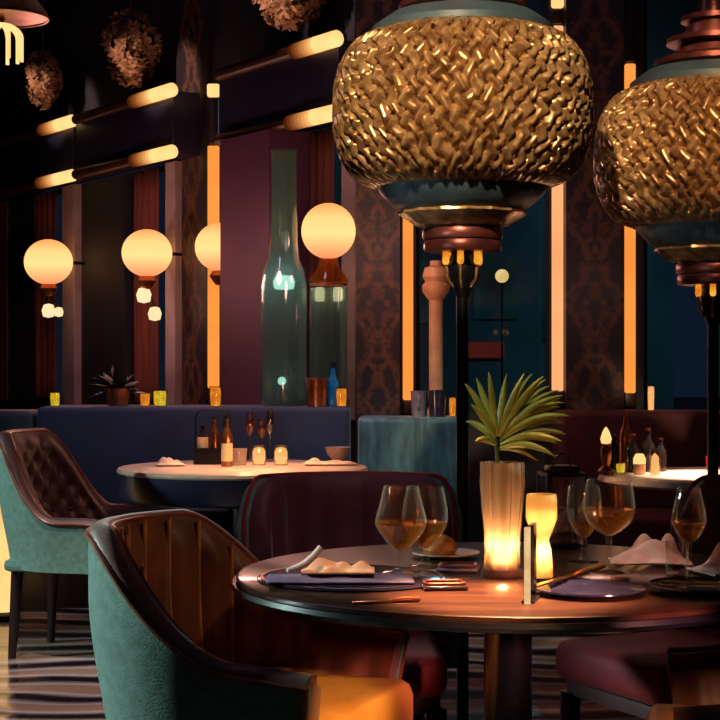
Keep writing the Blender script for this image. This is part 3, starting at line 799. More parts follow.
# ------------------------------------------------------------------ woven lanterns on poles
LR, LH = .344, .222
def lantern(loc, zc, label):
    t = thing('woven_floor_lamp', label, 'lantern lamp', loc, 0, 'woven brass lantern lamps on poles')
    def rad(z): return LR*(max(0, 1-abs(z/.275)**2.6))**(1/2.6)
    nu, nv = 640, 112; nc, nr = 50, 7.2
    vs = []; hh = []
    rnd = random.Random(3)
    ph = [rnd.uniform(0, 6.28) for _ in range(8)]
    for i in range(nu):
        u = i/nu; a = 2*pi*u
        for j in range(nv):
            v = j/(nv-1); z = (v*2-1)*LH
            wob = .15*sin(a*7+ph[0]+v*9)+.11*sin(a*13+ph[1]-v*14)+.10*sin(a*23+ph[2]+v*21)
            wb2 = .13*sin(a*9+ph[3]-v*11)+.10*sin(a*17+ph[4]+v*17)+.08*sin(a*29+ph[5])
            A_ = u*nc+v*nr+wob; B_ = u*nc-v*nr+wb2
            hA = abs(cos(pi*A_))**1.1; hB = abs(cos(pi*B_))**1.1
            ka, kb = round(A_), round(B_)
            over = 1 if (ka+kb) % 2 == 0 else -1
            ea = hA*(1+.35*over); eb = hB*(1-.35*over)
            h = max(ea, eb); hh.append(h)
            fade = min(1, (1-abs(v*2-1))*9)
            r = rad(z)+.022*h*fade
            vs.append((r*cos(a), r*sin(a), zc+z))
    fs = []
    for i in range(nu):
        i2 = (i+1) % nu
        for j in range(nv-1):
            q = (i*nv+j, i2*nv+j, i2*nv+j+1, i*nv+j+1)
            if 4 < j < nv-5 and sum(hh[k] for k in q)/4 < .40: continue
            fs.append(q)
    MB().add(vs, fs).build('woven_shade', M['gold'], t, ang=70)
    pr = [(max(rad(LH*(k/14-1))-.022, .01), LH*(k/14-1)*.985) for k in range(29)]
    MB().lathe([(0, -LH*.985)]+pr+[(0, LH*.985)], 72, (0, 0, zc)).build('inner_liner', M['lamp_core'], t)
    rt = rad(LH)
    MB().lathe([(0, LH-.005), (rt+.012, LH-.005), (rt+.012, LH+.012), (rt*.83, LH+.05), (rt*.7, LH+.055), (0, LH+.055)], 48, (0, 0, zc)).build('top_cap', M['cap'], t)
    fin = MB().lathe([(0, LH+.055), (.17, LH+.055), (.185, LH+.065), (.185, LH+.08), (.16, LH+.09), (.12, LH+.10), (.11, LH+.13), (.145, LH+.135), (.145, LH+.15),
                (.09, LH+.16), (.08, LH+.2), (.1, LH+.205), (.1, LH+.22), (.05, LH+.23), (.04, LH+.3), (.055, LH+.32), (.03, LH+.36), (0, LH+.38)], 40, (0, 0, zc))
    fin.build('finial', M['bronze'], t)
    b = -LH
    MB().lathe([(0, b+.005), (rt*.98, b+.005), (rt*.96, b-.01), (rt*.80, b-.05), (rt*.70, b-.066), (0, b-.066)], 48, (0, 0, zc)).build('bottom_bowl', M['cap'], t)
    MB().lathe([(0, b-.066), (.178, b-.066), (.18, b-.074), (.135, b-.105), (.10, b-.115), (0, b-.115)], 32, (0, 0, zc), mod=lambda a, z: 1+.03*cos(a*16)).build('flared_collar', M['gold'], t)
    for z0, r0 in ((b-.115, .112), (b-.15, .108)):
        MB().lathe([(0, z0-.0001), (r0, z0-.0001), (r0+.003, z0-.006), (r0+.003, z0-.026), (r0, z0-.032), (0, z0-.032)], 40, (0, 0, zc)).build('ring_disc', M['bronze'], t)
    MB().lathe([(0, b-.145), (.09, b-.147), (.09, b-.1505), (0, b-.1505)], 32, (0, 0, zc)).build('gap_disc', M['black_metal'], t)
    for k in range(6):
        a = k*pi/3+.35
        x, y = .052*cos(a), .052*sin(a)
        c_ = MB().lathe([(0, b-.182), (.009, b-.182), (.010, b-.212), (.006, b-.219), (0, b-.219)], 12, (x, y, zc)).build('candle_bulb', M['amber_glow'], t)
        MB().tube([(x, y, zc+b-.219), (x*.9, y*.9, zc+b-.26), (x*.45, y*.45, zc+b-.285)], .004, 6).build('scroll_arm', M['gold'], c_)
    MB().lathe([(0, b-.182), (.03, b-.182), (.045, b-.22), (.04, b-.25), (.019, b-.31), (0, b-.31)], 24, (0, 0, zc)).build('socket_cone', M['black_metal'], t)
    MB().tube([(0, 0, .03), (0, 0, zc+b-.30)], .0175, 16).build('pole', M['black_metal'], t)
    MB().lathe([(0, 0), (.15, 0), (.15, .015), (.04, .035), (.03, .06), (0, .06)], 40).build('foot', M['black_metal'], t)
    return t
l1 = lantern(((462.5-360)/F*4.58, 4.58, 0), CZ+(360-111)/F*4.58, 'larger woven brass lantern lamp on a black pole behind the palm vase')
l2 = dup(l1, ((713-360)/F*5.05, 5.05, -.068), 1.0, 'smaller woven brass lantern lamp by the pale lit table')
l2.location.z = 0
for c in l2.children:
    if c.name.split('.')[0] == 'pole':
        c.scale = (1, 1, (CZ+(360-157)/F*5.05-LH-.3)/(CZ+(360-111)/F*4.58-LH-.3))
    elif c.name.split('.')[0] != 'foot':
        c.location.z = (CZ+(360-157)/F*5.05)-(CZ+(360-111)/F*4.58)

# ------------------------------------------------------------------ palm vase
p = on(502, 577)
VH = .232
t = thing('fluted_vase', 'fluted clear glass vase glowing from a candle in its base', 'vase', p)
flute = lambda a, z: 1+.075*cos(a*9)
ro = [(.036, .018), (.034, .05), (.0345, .09), (.040, .14), (.0435, .19), (.0425, VH)]
MB().lathe_open(ro+[(r-.003, z) for r, z in ro[::-1]], 96, mod=flute).build('glass_body', M['vase_glass'], t)
MB().lathe([(0, 0), (.042, 0), (.043, .006), (.04, .018), (0, .018)], 40).build('dark_base', M['plum'], t)
MB().lathe([(0, .018), (.026, .018), (.026, .032), (0, .034)], 20).build('candle', M['wax'], t)
for dx in (-.012, .012):
    MB().lathe([(0, .034), (.005, .038), (.007, .046), (.0045, .058), (0, .07)], 12, (dx, -.004, 0)).build('flame', M['flame'], t)
# fan palm
pf = thing('palm_fronds', 'yellow-green palm frond spreading from the fluted vase', 'plant', p+Vector((0, 0, .05)))
hub = at(497, 446, p.y)-(p+Vector((0, 0, .05)))
MB().tube([(.0, .008, .03), (hub.x*.6, .004, .12), hub*.98+Vector((0, 0, -.01)), hub+Vector((-.006, 0, .04))], [.004, .004, .0045, .003], 8).build('stalk', M['stem'], pf)
tips = [(466, 384, .02), (470, 404, -.03), (467, 422, .03), (478, 378, .05), (487, 372, -.04), (508, 374, .03), (522, 373, -.05), (534, 374, .04), (545, 379, -.02), (553, 386, .05), (560, 395, -.05),
        (566, 403, .02), (566, 415, -.04), (567, 424, .05), (565, 434, -.02), (561, 445, .04), (552, 455, -.05), (540, 462, .03), (473, 440, -.05), (557, 390, -.02), (564, 408, .06), (558, 440, -.06), (540, 376, -.06), (563, 399, .04)]
for (tx_, ty_, dy) in tips:
    e = at(tx_, ty_, p.y)-(p+Vector((0, 0, .05))); e.y += dy
    up = .014+.012*((tx_-497)/70)
    base = hub+Vector(((e.x-hub.x)*.06, dy*.1, .02*min(1, max(-.4, (e.z-hub.z)/.1))))
    mid = (base+e)/2+Vector((0, 0, abs(e.x-hub.x)*.22+.004))
    mb = MB(); vs = []; K = 10
    for k in range(K+1):
        q = k/K; c_ = base*(1-q)**2+mid*2*q*(1-q)+e*q*q
        tg = ((mid-base)*(1-q)+(e-mid)*q).normalized()
        sd = tg.cross(Vector((0, 1, 0)))
        if sd.length < .1: sd = Vector((1, 0, 0))
        sd.normalize(); w = .0068*(sin(pi*min(1, q*.92+.08))**.7) if q < 1 else .0003
        lift = Vector((0, -.0025, 0))
        vs += [c_-sd*w, c_+lift, c_+sd*w]
    mb.add(vs, [(i*3+j, i*3+j+1, i*3+j+4, i*3+j+3) for i in range(K) for j in (0, 1)])
    mb.build('leaflet', M['leaf'], pf, solid=.0012)

# ------------------------------------------------------------------ candle lamp, menu holder, box lantern
p = on(541.5, 583)
t = thing('goblet_candle_lamp', 'glowing frosted goblet candle lamp on a black block beside the palm vase', 'candle lamp', p)
z_ = lambda py: (583-py)/F*p.y
MB().box((.004, 0, .006), (.066, .05, .012), 0, .002).build('base_block', M['black_edge'], t)
pr = [(.023, .012), (.021, .05), (.0185, z_(548)), (.0145, z_(540)), (.022, z_(531)), (.031, z_(518)), (.031, z_(500)), (.029, z_(494))]
MB().lathe_open(pr+[(r-.0025, z) for r, z in pr[::-1]], 40).build('glass_goblet', M['frosted'], t)
MB().lathe([(0, z_(532)), (.018, z_(530)), (.027, z_(520)), (.027, z_(510)), (0, z_(509))], 28).build('glowing_wax', glow_lin('goblet_glow', (3.4, 2.2, 1.0), (2.6, 1.5, .55), 20), t)
MB().lathe([(0, .013), (.012, .013), (.0125, .024), (0, .024)], 16).build('tealight', M['wax'], t)
MB().lathe([(0, .024), (.006, .028), (.008, .038), (.005, .055), (0, .07)], 12).build('flame', M['flame'], t)
p = on(527.5, 604)
t = thing('menu_holder', 'slim upright menu holder with a reflection painted on its cream edge in front of the candle lamp', 'menu holder', p, radians(-14))
MB().box((0, .045, .069), (.009, .09, .138), 0, .001).build('dark_board', M['black_edge'], t)
MB().box((0, -.002, .069), (.011, .006, .138), 0, .001).build('reflection_strip', M['edge_reflection'], t)
MB().box((0, .045, .002), (.024, .08, .004)).build('foot', M['black_edge'], t)
p = on(562, 546)
t = thing('box_lantern', 'dark unlit square metal lantern behind the candle lamp', 'lantern', p, radians(8))
w, h = .045, .17
mb = MB()
for sx in (-w, w):
    for sy in (-w, w): mb.box((sx, sy, h/2), (.007, .007, h))
for z in (.004, h):
    for k in (-1, 1): mb.box((0, k*w, z), (2*w, .007, .007)); mb.box((k*w, 0, z), (.007, 2*w, .007))
mb.build('metal_frame', M['black_metal'], t)
for k in (-1, 1):
    MB().box((0, k*w, h/2), (2*w-.008, .002, h-.008)).build('glass_pane', M['glass_thin'], t)
    MB().box((k*w, 0, h/2), (.002, 2*w-.008, h-.008)).build('glass_pane', M['glass_thin'], t)
MB().box((0, 0, h+.012), (.07, .07, .016), 0, .004).build('lid', M['black_metal'], t)
MB().box((0, 0, .006), (2*w, 2*w, .006)).build('floor_plate', M['black_metal'], t)
MB().lathe([(0, .009), (.022, .009), (.022, .09), (0, .092)], 20).build('candle', M['plum'], t)
MB().tube([(-.02, 0, h+.02)]+[(.02*-cos(pi*k/10), 0, h+.02+.028*sin(pi*k/10)) for k in range(1, 10)]+[(.02, 0, h+.02)], .0025, 6).build('handle', M['steel'], t)

# ------------------------------------------------------------------ wine glasses
def wineglass(loc, bowl, stem_h, foot_r, fill, label, kind='wine glass', group='wine glasses on the round table'):
    """bowl: outer (r, z) from stem top to rim, z measured from the table"""
    t = thing('wine_glass', label, kind, loc, 0, group)
    th = .0013
    pr = [(0, 0), (foot_r, 0), (foot_r, .0015), (foot_r*.5, .004), (.008, .010), (.0058, .02), (.0052, stem_h-.012), (.0065, stem_h)]
    pr += bowl
    inn = [(max(r-th, .0), z+.001) for r, z in bowl[::-1]]
    pr2 = pr+[(bowl[-1][0]-th/2, bowl[-1][1]+.0006)]+inn+[(0, bowl[0][1]+.0035)]
    MB().lathe(pr2, 48).build('glass_body', M['stem_glass'], t, ang=60)
    lq = [(max(r-th-.0004, .0003), z+.0035) for r, z in bowl if z < fill]
    # interpolate level
    for (r0, z0), (r1, z1) in zip(bowl[:-1], bowl[1:]):
        if z0 < fill <= z1:
            rf = r0+(r1-r0)*(fill-z0)/(z1-z0)-th-.0004; lq.append((rf, fill))
    MB().lathe([(0, bowl[0][1]+.004)]+lq+[(0, fill)], 40).build('wine', M['wine'], t)
    return t
def bowlpts(p, rows):
    """rows of (half width px, py) measured in the photo, from stem top to rim"""
    k = p.y/F
    return [(hw*k, (p_y(p)-py)*k) for hw, py in rows]
def p_y(p): return 360+(CZ-ZT)*F/p.y
def smooth_rows(rows, n=6):
    out = []
    for i in range(len(rows)-1):
        p0 = rows[max(i-1, 0)]; p1 = rows[i]; p2 = rows[i+1]; p3 = rows[min(i+2, len(rows)-1)]
        for k in range(n):
            u = k/n
            out.append(tuple(.5*((2*p1[c])+(-p0[c]+p2[c])*u+(2*p0[c]-5*p1[c]+4*p2[c]-p3[c])*u*u+(-p0[c]+3*p1[c]-3*p2[c]+p3[c])*u**3) for c in (0, 1)))
    out.append(rows[-1]); return out
def glass_at(px, base_py, rows, foot, fill_py, label, cat='wine glass', dz=0):
    p = on(px, base_py)
    bw = bowlpts(p, smooth_rows(rows)); k = p.y/F
    return wineglass(p+Vector((0, 0, dz)), bw, bw[0][1], foot*k, (p_y(p)-fill_py)*k, label, cat)
glass_at(401, 576, [(3, 556), (14, 546), (25, 530), (25.5, 522), (21, 505), (17.5, 490)], 20, 527, 'wide-bowled wine glass of amber wine beside the cream napkin', dz=.007)
glass_at(425, 567, [(3, 549), (12, 541), (21, 527), (23, 515), (21, 500), (18.5, 487)], 18, 522, 'wide-bowled wine glass standing just behind another by the bread roll')
glass_at(584, 562, [(2.5, 538), (8, 533), (15, 520), (17.5, 510), (17, 500), (15, 486)], 15, 524, 'slender wine glass with a little wine nearest the candle lamp')
glass_at(609, 572, [(3, 536), (13, 530), (23, 520), (26, 508), (25, 495), (22, 480)], 19, 509, 'biggest balloon wine glass, between the slender glass and the plum napkin')
glass_at(689, 586, [(2.5, 543), (9, 538), (16, 526), (17, 517), (14, 500), (11, 488)], 17, 523, 'tall tulip wine glass standing before the water tumbler')
p = on(677, 576)
t = thing('water_tumbler', 'small clear water tumbler behind the tulip wine glass', 'glass', p)
MB().lathe([(0, 0), (.022, 0), (.024, .07), (.0225, .07), (.0205, .006), (0, .006)], 32).build('glass_body', M['stem_glass'], t)

# ------------------------------------------------------------------ plates, napkins, cutlery
def plate(name, px, py, r, m, label, cat='plate', h=.014, rim=None):
    p = on(px, py)
    t = thing(name, label, cat, p)
    MB().lathe([(0, .0005), (r*.62, .0005), (r*.7, .003), (r, h), (r*.995, h+.003), (r*.95, h+.001), (r*.68, .006), (0, .005)], 64).build('dish', m, t)
    if rim:
        MB().lathe_open([(r*.985, h+.002), (r*1.005, h+.001), (r*1.005, h+.004), (r*.985, h+.005)], 64).build('rim_band', rim, t)
    return t, p
t = thing('place_mat', 'round navy place mat under the mauve napkin', 'place mat', on(352, 579))
MB().lathe([(0, .0005), (.186, .0005), (.19, .003), (.186, .0055), (0, .0055)], 72).build('mat_body', M['navy_plate'], t)
MB().lathe_open([(.178, .0056), (.183, .0056), (.183, .0068), (.178, .0068)], 72).build('rim_band', M['bronze'], t)
plate('dinner_plate', 589, 594, .105, M['navy_plate'], 'navy dinner plate beside the menu holder', h=.010)
plate('dark_platter', 700, 592, .095, M['dark_plate'], 'glossy black platter with a bronze rim before the tulip glass', h=.012, rim=M['bronze'])
plate('bread_plate', 446, 557, .075, M['white_plate'], 'small pale plate holding the bread roll', h=.009)
p = on(440, 556)
t = thing('bread_roll', 'golden bread roll on the small pale plate', 'bread', p+Vector((0, 0, .007)))
MB().lathe([(0, 0), (.03, 0), (.037, .008), (.036, .02), (.026, .033), (.012, .038), (0, .039)], 28, mod=lambda a, z: 1+.06*cos(2*a)).build('crust', M['bread'], t)
MB().tube([(-.022, -.004, .034), (-.008, .002, .040), (.01, -.002, .039), (.024, .003, .030)], .003, 6).build('scored_crust', M['rose_cream'], t)
# trinket trays
def tray(px, py, w, d, m, label, rz=0):
    p = on(px, py)
    t = thing('serving_tray', label, 'tray', p, rz, 'small trays by the wide-bowled glasses')
    MB().box((0, 0, .005), (w, d, .01), 0, .0045, 3).build('tray_body', m, t)
    pts = []
    for k in range(32):
        a = 2*pi*k/32; sx = abs(cos(a))**.4*(1 if cos(a) > 0 else -1); sy = abs(sin(a))**.4*(1 if sin(a) > 0 else -1)
        pts.append((sx*(w/2-.006), sy*(d/2-.006), .012))
    MB().tube(pts, .004, 6, True).build('raised_rim', M['bronze'], t)
    return t
tray(444, 589, .086, .06, M['dark_plate'], 'small black tray with a bronze rim at the place mat edge', .1)
tray(458, 571, .085, .08, M['purple_linen'], 'small mauve tray between the glasses and the vase', -.15)

def napkin(name, loc, w, d, m, label, rz=0, amp=.01, seed=1, layers=0, peak=None, cat='napkin'):
    t = thing(name, label, cat, loc, rz)
    rn = random.Random(seed); ph = [rn.uniform(0, 6.28) for _ in range(6)]
    def fn(u, v):
        x, y = (u-.5)*w, (v-.5)*d
        e = min(u, 1-u, v, 1-v)
        z = amp*(.5+.5*sin(u*7+ph[0]+v*3))*(.4+.6*sin(v*6+ph[1])**2)*sm(0, .2, e)+amp*.35*sin(u*17+v*11+ph[2])*sm(0, .15, e)
        if peak:
            for (pu, pv, hgt, sg) in peak:
                z += hgt*math.exp(-((u-pu)**2+(v-pv)**2)/sg)
        return Vector((x, y, .006+max(z, 0)))
    MB().grid(fn, 40, 32).build('cloth', m, t, solid=.004)
    if layers:
        for k in range(layers):
            MB().box((0, 0, -.0005-.004*k), (w*.99, d*.99, .0035), 0, .001).build('folded_layer', m, t)
    return t
p = on(340, 583.5)
mn = napkin('folded_napkin', Vector((p.x, p.y, ZT+.003)), .285, .125, M['purple_linen'], 'flat mauve napkin folded on the place mat', .02, .005, 2)
base = Vector((on(338, 580).x, 3.175, ZT+.014))
cn = napkin('crumpled_napkin', base, .145, .085, M['apricot'], 'crumpled apricot napkin with a white rolled tip on the mauve napkin', 0, .012, 5, peak=[(.3, .6, .014, .02), (.55, .4, .010, .012), (.8, .65, .012, .02)])
q0, q1, q2 = [at(x, y, base.y-dy)-base for x, y, dy in ((287, 571, .045), (305, 564, .03), (321, 547, .02))]
q0.z = max(q0.z, .012)
MB().tube([q0, q0*.5+q1*.5+Vector((0, 0, -.002)), q1, q1*.5+q2*.5+Vector((.0015, 0, -.002)), q2], [.004, .0075, .008, .0075, .0065], 10).build('rolled_tip', M['white_linen'], cn)
napkin('plum_napkin', on(650, 565.5)+Vector((0, 0, .002)), .17, .11, M['plum_linen'], 'draped plum napkin with two peaks behind the balloon glass', -.1, .012, 9, peak=[(.45, .75, .05, .02), (.75, .7, .052, .014), (.3, .4, .02, .05), (.6, .35, .028, .05)])
napkin('plum_napkin', on(722, 574), .10, .12, M['plum_linen'], 'folded plum napkin beyond the black platter', .3, .012, 12, peak=[(.6, .6, .045, .05)])
# cutlery
def knife(loc, L, rz, label, m, group=None):
    t = thing('table_knife', label, 'knife', loc, rz, group)
    MB().box((-L*.22, 0, .003), (L*.55, .016, .003), 0, .001).build('blade', M['steel'], t)
    MB().tube([(L*.05, 0, .004), (L*.2, 0, .005), (L*.45, 0, .005), (L*.48, 0, .005)], [.003, .0055, .006, .003], 8).build('handle', m, t)
    return t
a, b = on(532, 596), on(606, 574)
mid = (a+b)/2
k1 = knife(mid+Vector((0, 0, .014)), (b-a).length, math.atan2(b.y-a.y, b.x-a.x), 'golden knife resting across the navy dinner plate', M['bread'])
a, b = on(352, 604), on(422, 602)
knife((a+b)/2+Vector((0, 0, 0)), (b-a).length, math.atan2(b.y-a.y, b.x-a.x)+.05, 'copper knife along the front edge of the round table', M['copper'])
t = thing('table_fork', 'golden fork beside the navy dinner plate', 'fork', on(556, 580)+Vector((0, 0, .0)), radians(35))
MB().tube([(-.07, 0, .004), (-.02, 0, .005), (.02, 0, .006), (.045, 0, .005)], [.005, .004, .003, .006], 8).build('handle', M['steel'], t)
for k in (-1.5, -.5, .5, 1.5):
    MB().tube([(.045, k*.002, .005), (.055, k*.0045, .005), (.085, k*.0045, .007)], .0015, 6).build('tine', M['steel'], t)
t = thing('wine_cork', 'pale wine cork at the foot of the plum napkin', 'cork', on(619, 585)+Vector((0, 0, .008)), 0)
MB().lathe([(0, -.016), (.0075, -.016), (.008, 0), (.0075, .016), (0, .016)], 16, M=Matrix.Rotation(pi/2, 4, 'Y')).build('cork_body', M['bread'], t)
MB().lathe([(0, .0161), (.0072, .0161), (.0072, .0175), (0, .0175)], 16, M=Matrix.Rotation(pi/2, 4, 'Y')).build('wine_stained_end', M['plum'], t)

# ------------------------------------------------------------------ on the drum table
def drum(px, py): return on(px, py, ZD)+Vector((0, 0, .001))
p = drum(213, 464)
t = thing('condiment_caddy', 'black condiment caddy on the drum table', 'caddy', p)
mb = MB(); mb.box((0, 0, .03), (.17, .09, .004)); mb.box((0, -.045, .038), (.17, .004, .076)); mb.box((0, .045, .038), (.17, .004, .076))
mb.box((-.085, 0, .038), (.004, .09, .076)); mb.box((.085, 0, .038), (.004, .09, .076)); mb.build('tray_box', M['black_metal'], t)
MB().tube([(-.083, 0, .07), (-.082, 0, .22), (-.06, 0, .252), (.06, 0, .252), (.082, 0, .22), (.083, 0, .07)], .004, 6).build('carry_handle', M['black_metal'], t)
def bottle(name, loc, r, h, m, label, lab=None, cap=M['black_metal'], cat='bottle', group='bottles and jars in the caddy'):
    t = thing(name, label, cat, loc, 0, group)
    MB().lathe([(0, 0), (r, 0), (r, h*.55), (r*.9, h*.62), (r*.42, h*.76), (r*.36, h*.93), (0, h*.93)], 22).build('bottle_body', m, t)
    MB().lathe([(0, h*.93), (r*.42, h*.93), (r*.42, h), (0, h)], 14).build('cap', cap, t)
    if lab: MB().lathe_open([(r*1.02, h*lab[0]), (r*1.02, h*lab[1]), (r*1.0, h*lab[1]), (r*1.0, h*lab[0])], 22).build('label_band', M['label'], t)
    return t
bottle('sauce_bottle', p+Vector((-.048, 0, .033)), .026, .15, M['bottle_dark'], 'dark sauce bottle with a cream label in the caddy', (.28, .62))
bottle('sauce_bottle', p+Vector((.005, .01, .033)), .024, .19, M['copper'], 'copper coloured sauce bottle in the middle of the caddy')
bottle('sauce_bottle', p+Vector((.056, -.005, .033)), .022, .17, M['bottle_dark'], 'slim dark sauce bottle without label at the caddy end')
bottle('oil_bottle', drum(227, 466.5), .026, .235, M['copper'], 'tall copper-necked oil bottle with a cream label beside the caddy', (.1, .45))
t = thing('stoneware_mug', 'small pale mug between oil bottle and candles', 'cup', drum(239.5, 465))
MB().lathe([(0, 0), (.03, 0), (.036, .075), (.032, .075), (.027, .008), (0, .008)], 24).build('cup_body', M['white_plate'], t)
MB().tube([(0, -.033, .06), (0, -.055, .055), (0, -.055, .025), (0, -.031, .018)], .004, 6).build('handle', M['white_plate'], t)
def jar_candle(loc, label):
    t = thing('jar_candle', label, 'candle', loc, 0, 'jar candles on the drum table')
    MB().lathe([(0, .004), (.024, .004), (.03, .03), (.03, .06), (.022, .078), (0, .084)], 22).build('glowing_wax', M['led_cream'], t)
    MB().lathe([(0, 0), (.03, 0), (.036, .025), (.035, .07), (.03, .09), (.028, .09), (.033, .065), (.034, .028), (.028, .003), (0, .003)], 24).build('amber_jar', M['glass_thin'], t)
    return t
jar_candle(drum(259, 465), 'glowing amber jar candle beside the pale mug')
jar_candle(drum(281, 465), 'glowing amber jar candle beside the cream cloth')
def small_glass(loc, h, r, label, fill=True):
    t = thing('stemmed_glass', label, 'wine glass', loc, 0, 'stemmed glasses on the drum table')
    b = [(.004, h*.52), (r*.7, h*.6), (r, h*.74), (r*.9, h*.9), (r*.78, h)]
    b = smooth_rows(b, 4)
    pr = [(0, 0), (.03, 0), (.03, .002), (.006, .008), (.004, h*.45)]+b+[(x-.0015, z) for x, z in b[::-1]]+[(0, h*.525)]
    MB().lathe(pr, 28).build('glass_body', M['glass_thin'], t)
    if fill: MB().lathe([(0, h*.53), (r*.62, h*.6), (r*.92, h*.74), (r*.9, h*.8), (0, h*.8)], 24).build('wine', M['led_cream'] if False else M['wine'], t)
    return t
small_glass(drum(250, 461), .235, .024, 'slim stemmed glass behind the pale mug')
small_glass(drum(262, 459.5), .2, .028, 'stemmed glass of lit wine behind the jar candles')
small_glass(drum(270, 461.5), .25, .024, 'tallest stemmed glass between the two jar candles', False)
napkin('cream_cloth', drum(330, 465), .24, .12, M['rose_cream'], 'cream cloth spread at the drum table edge', .1, .012, 21, peak=[(.2, .6, .02, .02)])
t = thing('salad_bowl', 'small pale bowl standing on the cream cloth', 'bowl', drum(338, 462.5)+Vector((0, .0, .012)))
MB().lathe([(0, .004), (.03, .004), (.05, .025), (.062, .06), (.059, .061), (.046, .028), (.02, .012), (0, .011)], 32).build('bowl_body', M['white_plate'], t)
MB().lathe([(.016, .0), (.03, 0), (.03, .005), (.016, .005)], 24).build('foot_ring', M['white_plate'], t)
napkin('cream_cloth', drum(170, 466), .13, .09, M['rose_cream'], 'small folded cream cloth beside the caddy', .2, .015, 23, peak=[(.4, .5, .03, .06)])

# ------------------------------------------------------------------ on the pale side table
def side(px, py): return on(px, py)+Vector((0, 0, .001))
p = side(606, 474)
t = thing('oil_lamp', 'slim oil lamp with a teardrop glow at the side table edge', 'oil lamp', p)
k = p.y/F
MB().lathe([(0, 0), (.03, 0), (.032, .012), (.014, .03), (.02, .06), (.022, .09), (.012, .115), (0, .115)], 20).build('lamp_body', M['copper'], t)
MB().lathe([(0, .115), (.018, .117), (.022, .135), (.014, .16), (.004, .178), (0, .18)], 18).build('glowing_drop', M['led_cream'], t)
votive('votive_candle', 620.5, on(620, 473.5).y, ZT, .018, .04, M['yellow_glow'], 'tiny yellow votive candle between oil lamp and dark bottles')
t = thing('lit_tumbler', 'amber tumbler with a glowing white top on the side table', 'glass', side(639.5, 474.5))
MB().lathe([(0, 0), (.022, 0), (.024, .04), (0, .04)], 20).build('amber_base', M['salmon'], t)
MB().lathe([(0, .04), (.024, .04), (.024, .06), (.015, .078), (0, .08)], 20).build('glowing_top', M['led_cream'], t)
t = thing('lit_tumbler', 'slim cream candle glass beside the bright table top', 'glass', side(655, 475.5))
MB().lathe([(0, .004), (.012, .004), (.016, .03), (.014, .07), (0, .085)], 18).build('glowing_wax', M['led_cream'], t)
MB().lathe_open([(.02, 0), (.021, .1), (.019, .1), (.018, 0)], 20).build('glass_cup', M['glass_thin'], t)
for (px, py, r, h, m, lb) in ((626, 471, .026, .24, M['copper'], 'tall copper-red bottle at the back of the side table'), (614, 470, .022, .14, M['bottle_dark'], 'short dark bottle behind the oil lamp'),
                            (633, 472.5, .024, .15, M['bottle_dark'], 'dark bottle before the copper-red bottle'), (648, 472, .028, .17, M['bottle_dark'], 'dark bottle behind the lit amber tumbler'), (661, 471.5, .022, .13, M['bottle_dark'], 'dark bottle closest to the bright bare table top')):
    bottle('wine_bottle', side(px, py), r, h, m, lb, None, M['bronze'], 'bottle', 'bottles on the side table')
t = thing('red_beaker', 'small red glass beaker at the far edge of the side table', 'glass', side(711, 470.5))
MB().lathe([(0, 0), (.017, 0), (.022, .055), (.019, .055), (.014, .004), (0, .004)], 20).build('beaker_body', M['red_glass'], t)
MB().lathe([(0, .004), (.0138, .0041), (.017, .04), (0, .04)], 18).build('drink', M['plum'], t)
votive('tall_candle', 651, 8.12, .93, .018, .135, M['led_cream'], 'tall cream candle on the dark red banquette ledge')

# ------------------------------------------------------------------ hanging flowers, corner pendant, added glow tube
def flowers(px, py, o, rx, rz, label, seed):
    s = s_of(px, o); c = wp(s, o); z = CZ+(360-py)/F*c.y
    t = thing('hanging_bouquet', label, 'hanging flowers', (c.x, c.y, z), 0, 'dried flower bouquets hung along the slanted wall')
    rn = random.Random(seed); mb = MB()
    for i in range(420):
        a = rn.uniform(0, 2*pi); q = rn.uniform(-1, 1); rr = sqrt(1-q*q)
        lump = .78+.22*sin(3*a+q*4+seed)
        d = Vector((rr*cos(a), rr*sin(a), q)); pos = Vector((d.x*rx*lump*(1-.25*max(0, -q)), d.y*rx*lump, d.z*rz*lump))
        e1 = d.cross(Vector((rn.uniform(-1, 1), rn.uniform(-1, 1), rn.uniform(-1, 1)))).normalized(); e2 = d.cross(e1)
        L = rn.uniform(.022, .042)*(rx/.18+.3)
        for k in range(4):
            b = k*pi/2+rn.uniform(-.3, .3); dr = e1*cos(b)+e2*sin(b); sd = d.cross(dr)
            mb.add([pos, pos+dr*L*.5+sd*L*.35+d*L*.15, pos+dr*L+d*L*.4, pos+dr*L*.5-sd*L*.35+d*L*.15], [(0, 1, 2, 3)])
    f = mb.build('blossoms', M['petal'], t); f['kind'] = 'stuff'
    MB().ball((0, 0, 0), rx*.6, 16, 10, rz/rx).build('core', M['dark_leaf'], t)
    MB().tube([(0, 0, rz*.5), (0, 0, HC-z)], .006, 6).build('hanging_cord', M['rail'], t)
flowers(43, 80, .3, .135, .21, 'dried flower bouquet hung beside the copper pendant lamp', 1)
flowers(131, 48, .3, .185, .25, 'largest dried flower bouquet, hung over the middle window bay', 2)
flowers(289, -2, .3, .20, .16, 'dried flower bouquet cut by the top of the picture, near the larger lantern', 3)
p = at(2, 12, 7.0)
t = thing('pendant_lamp', 'copper dish pendant lamp with glowing arched tubes', 'pendant lamp', p)
MB().lathe([(.195, -.025), (.2, -.018), (.195, .0), (.15, .055), (.06, .085), (0, .09), (0, .08), (.055, .075), (.145, .045), (.188, -.012)], 48).build('dish_shade', M['copper'], t)
MB().lathe_open([(.192, -.03), (.203, -.03), (.205, -.016), (.192, -.014)], 48).build('dish_rim', M['bronze'], t)
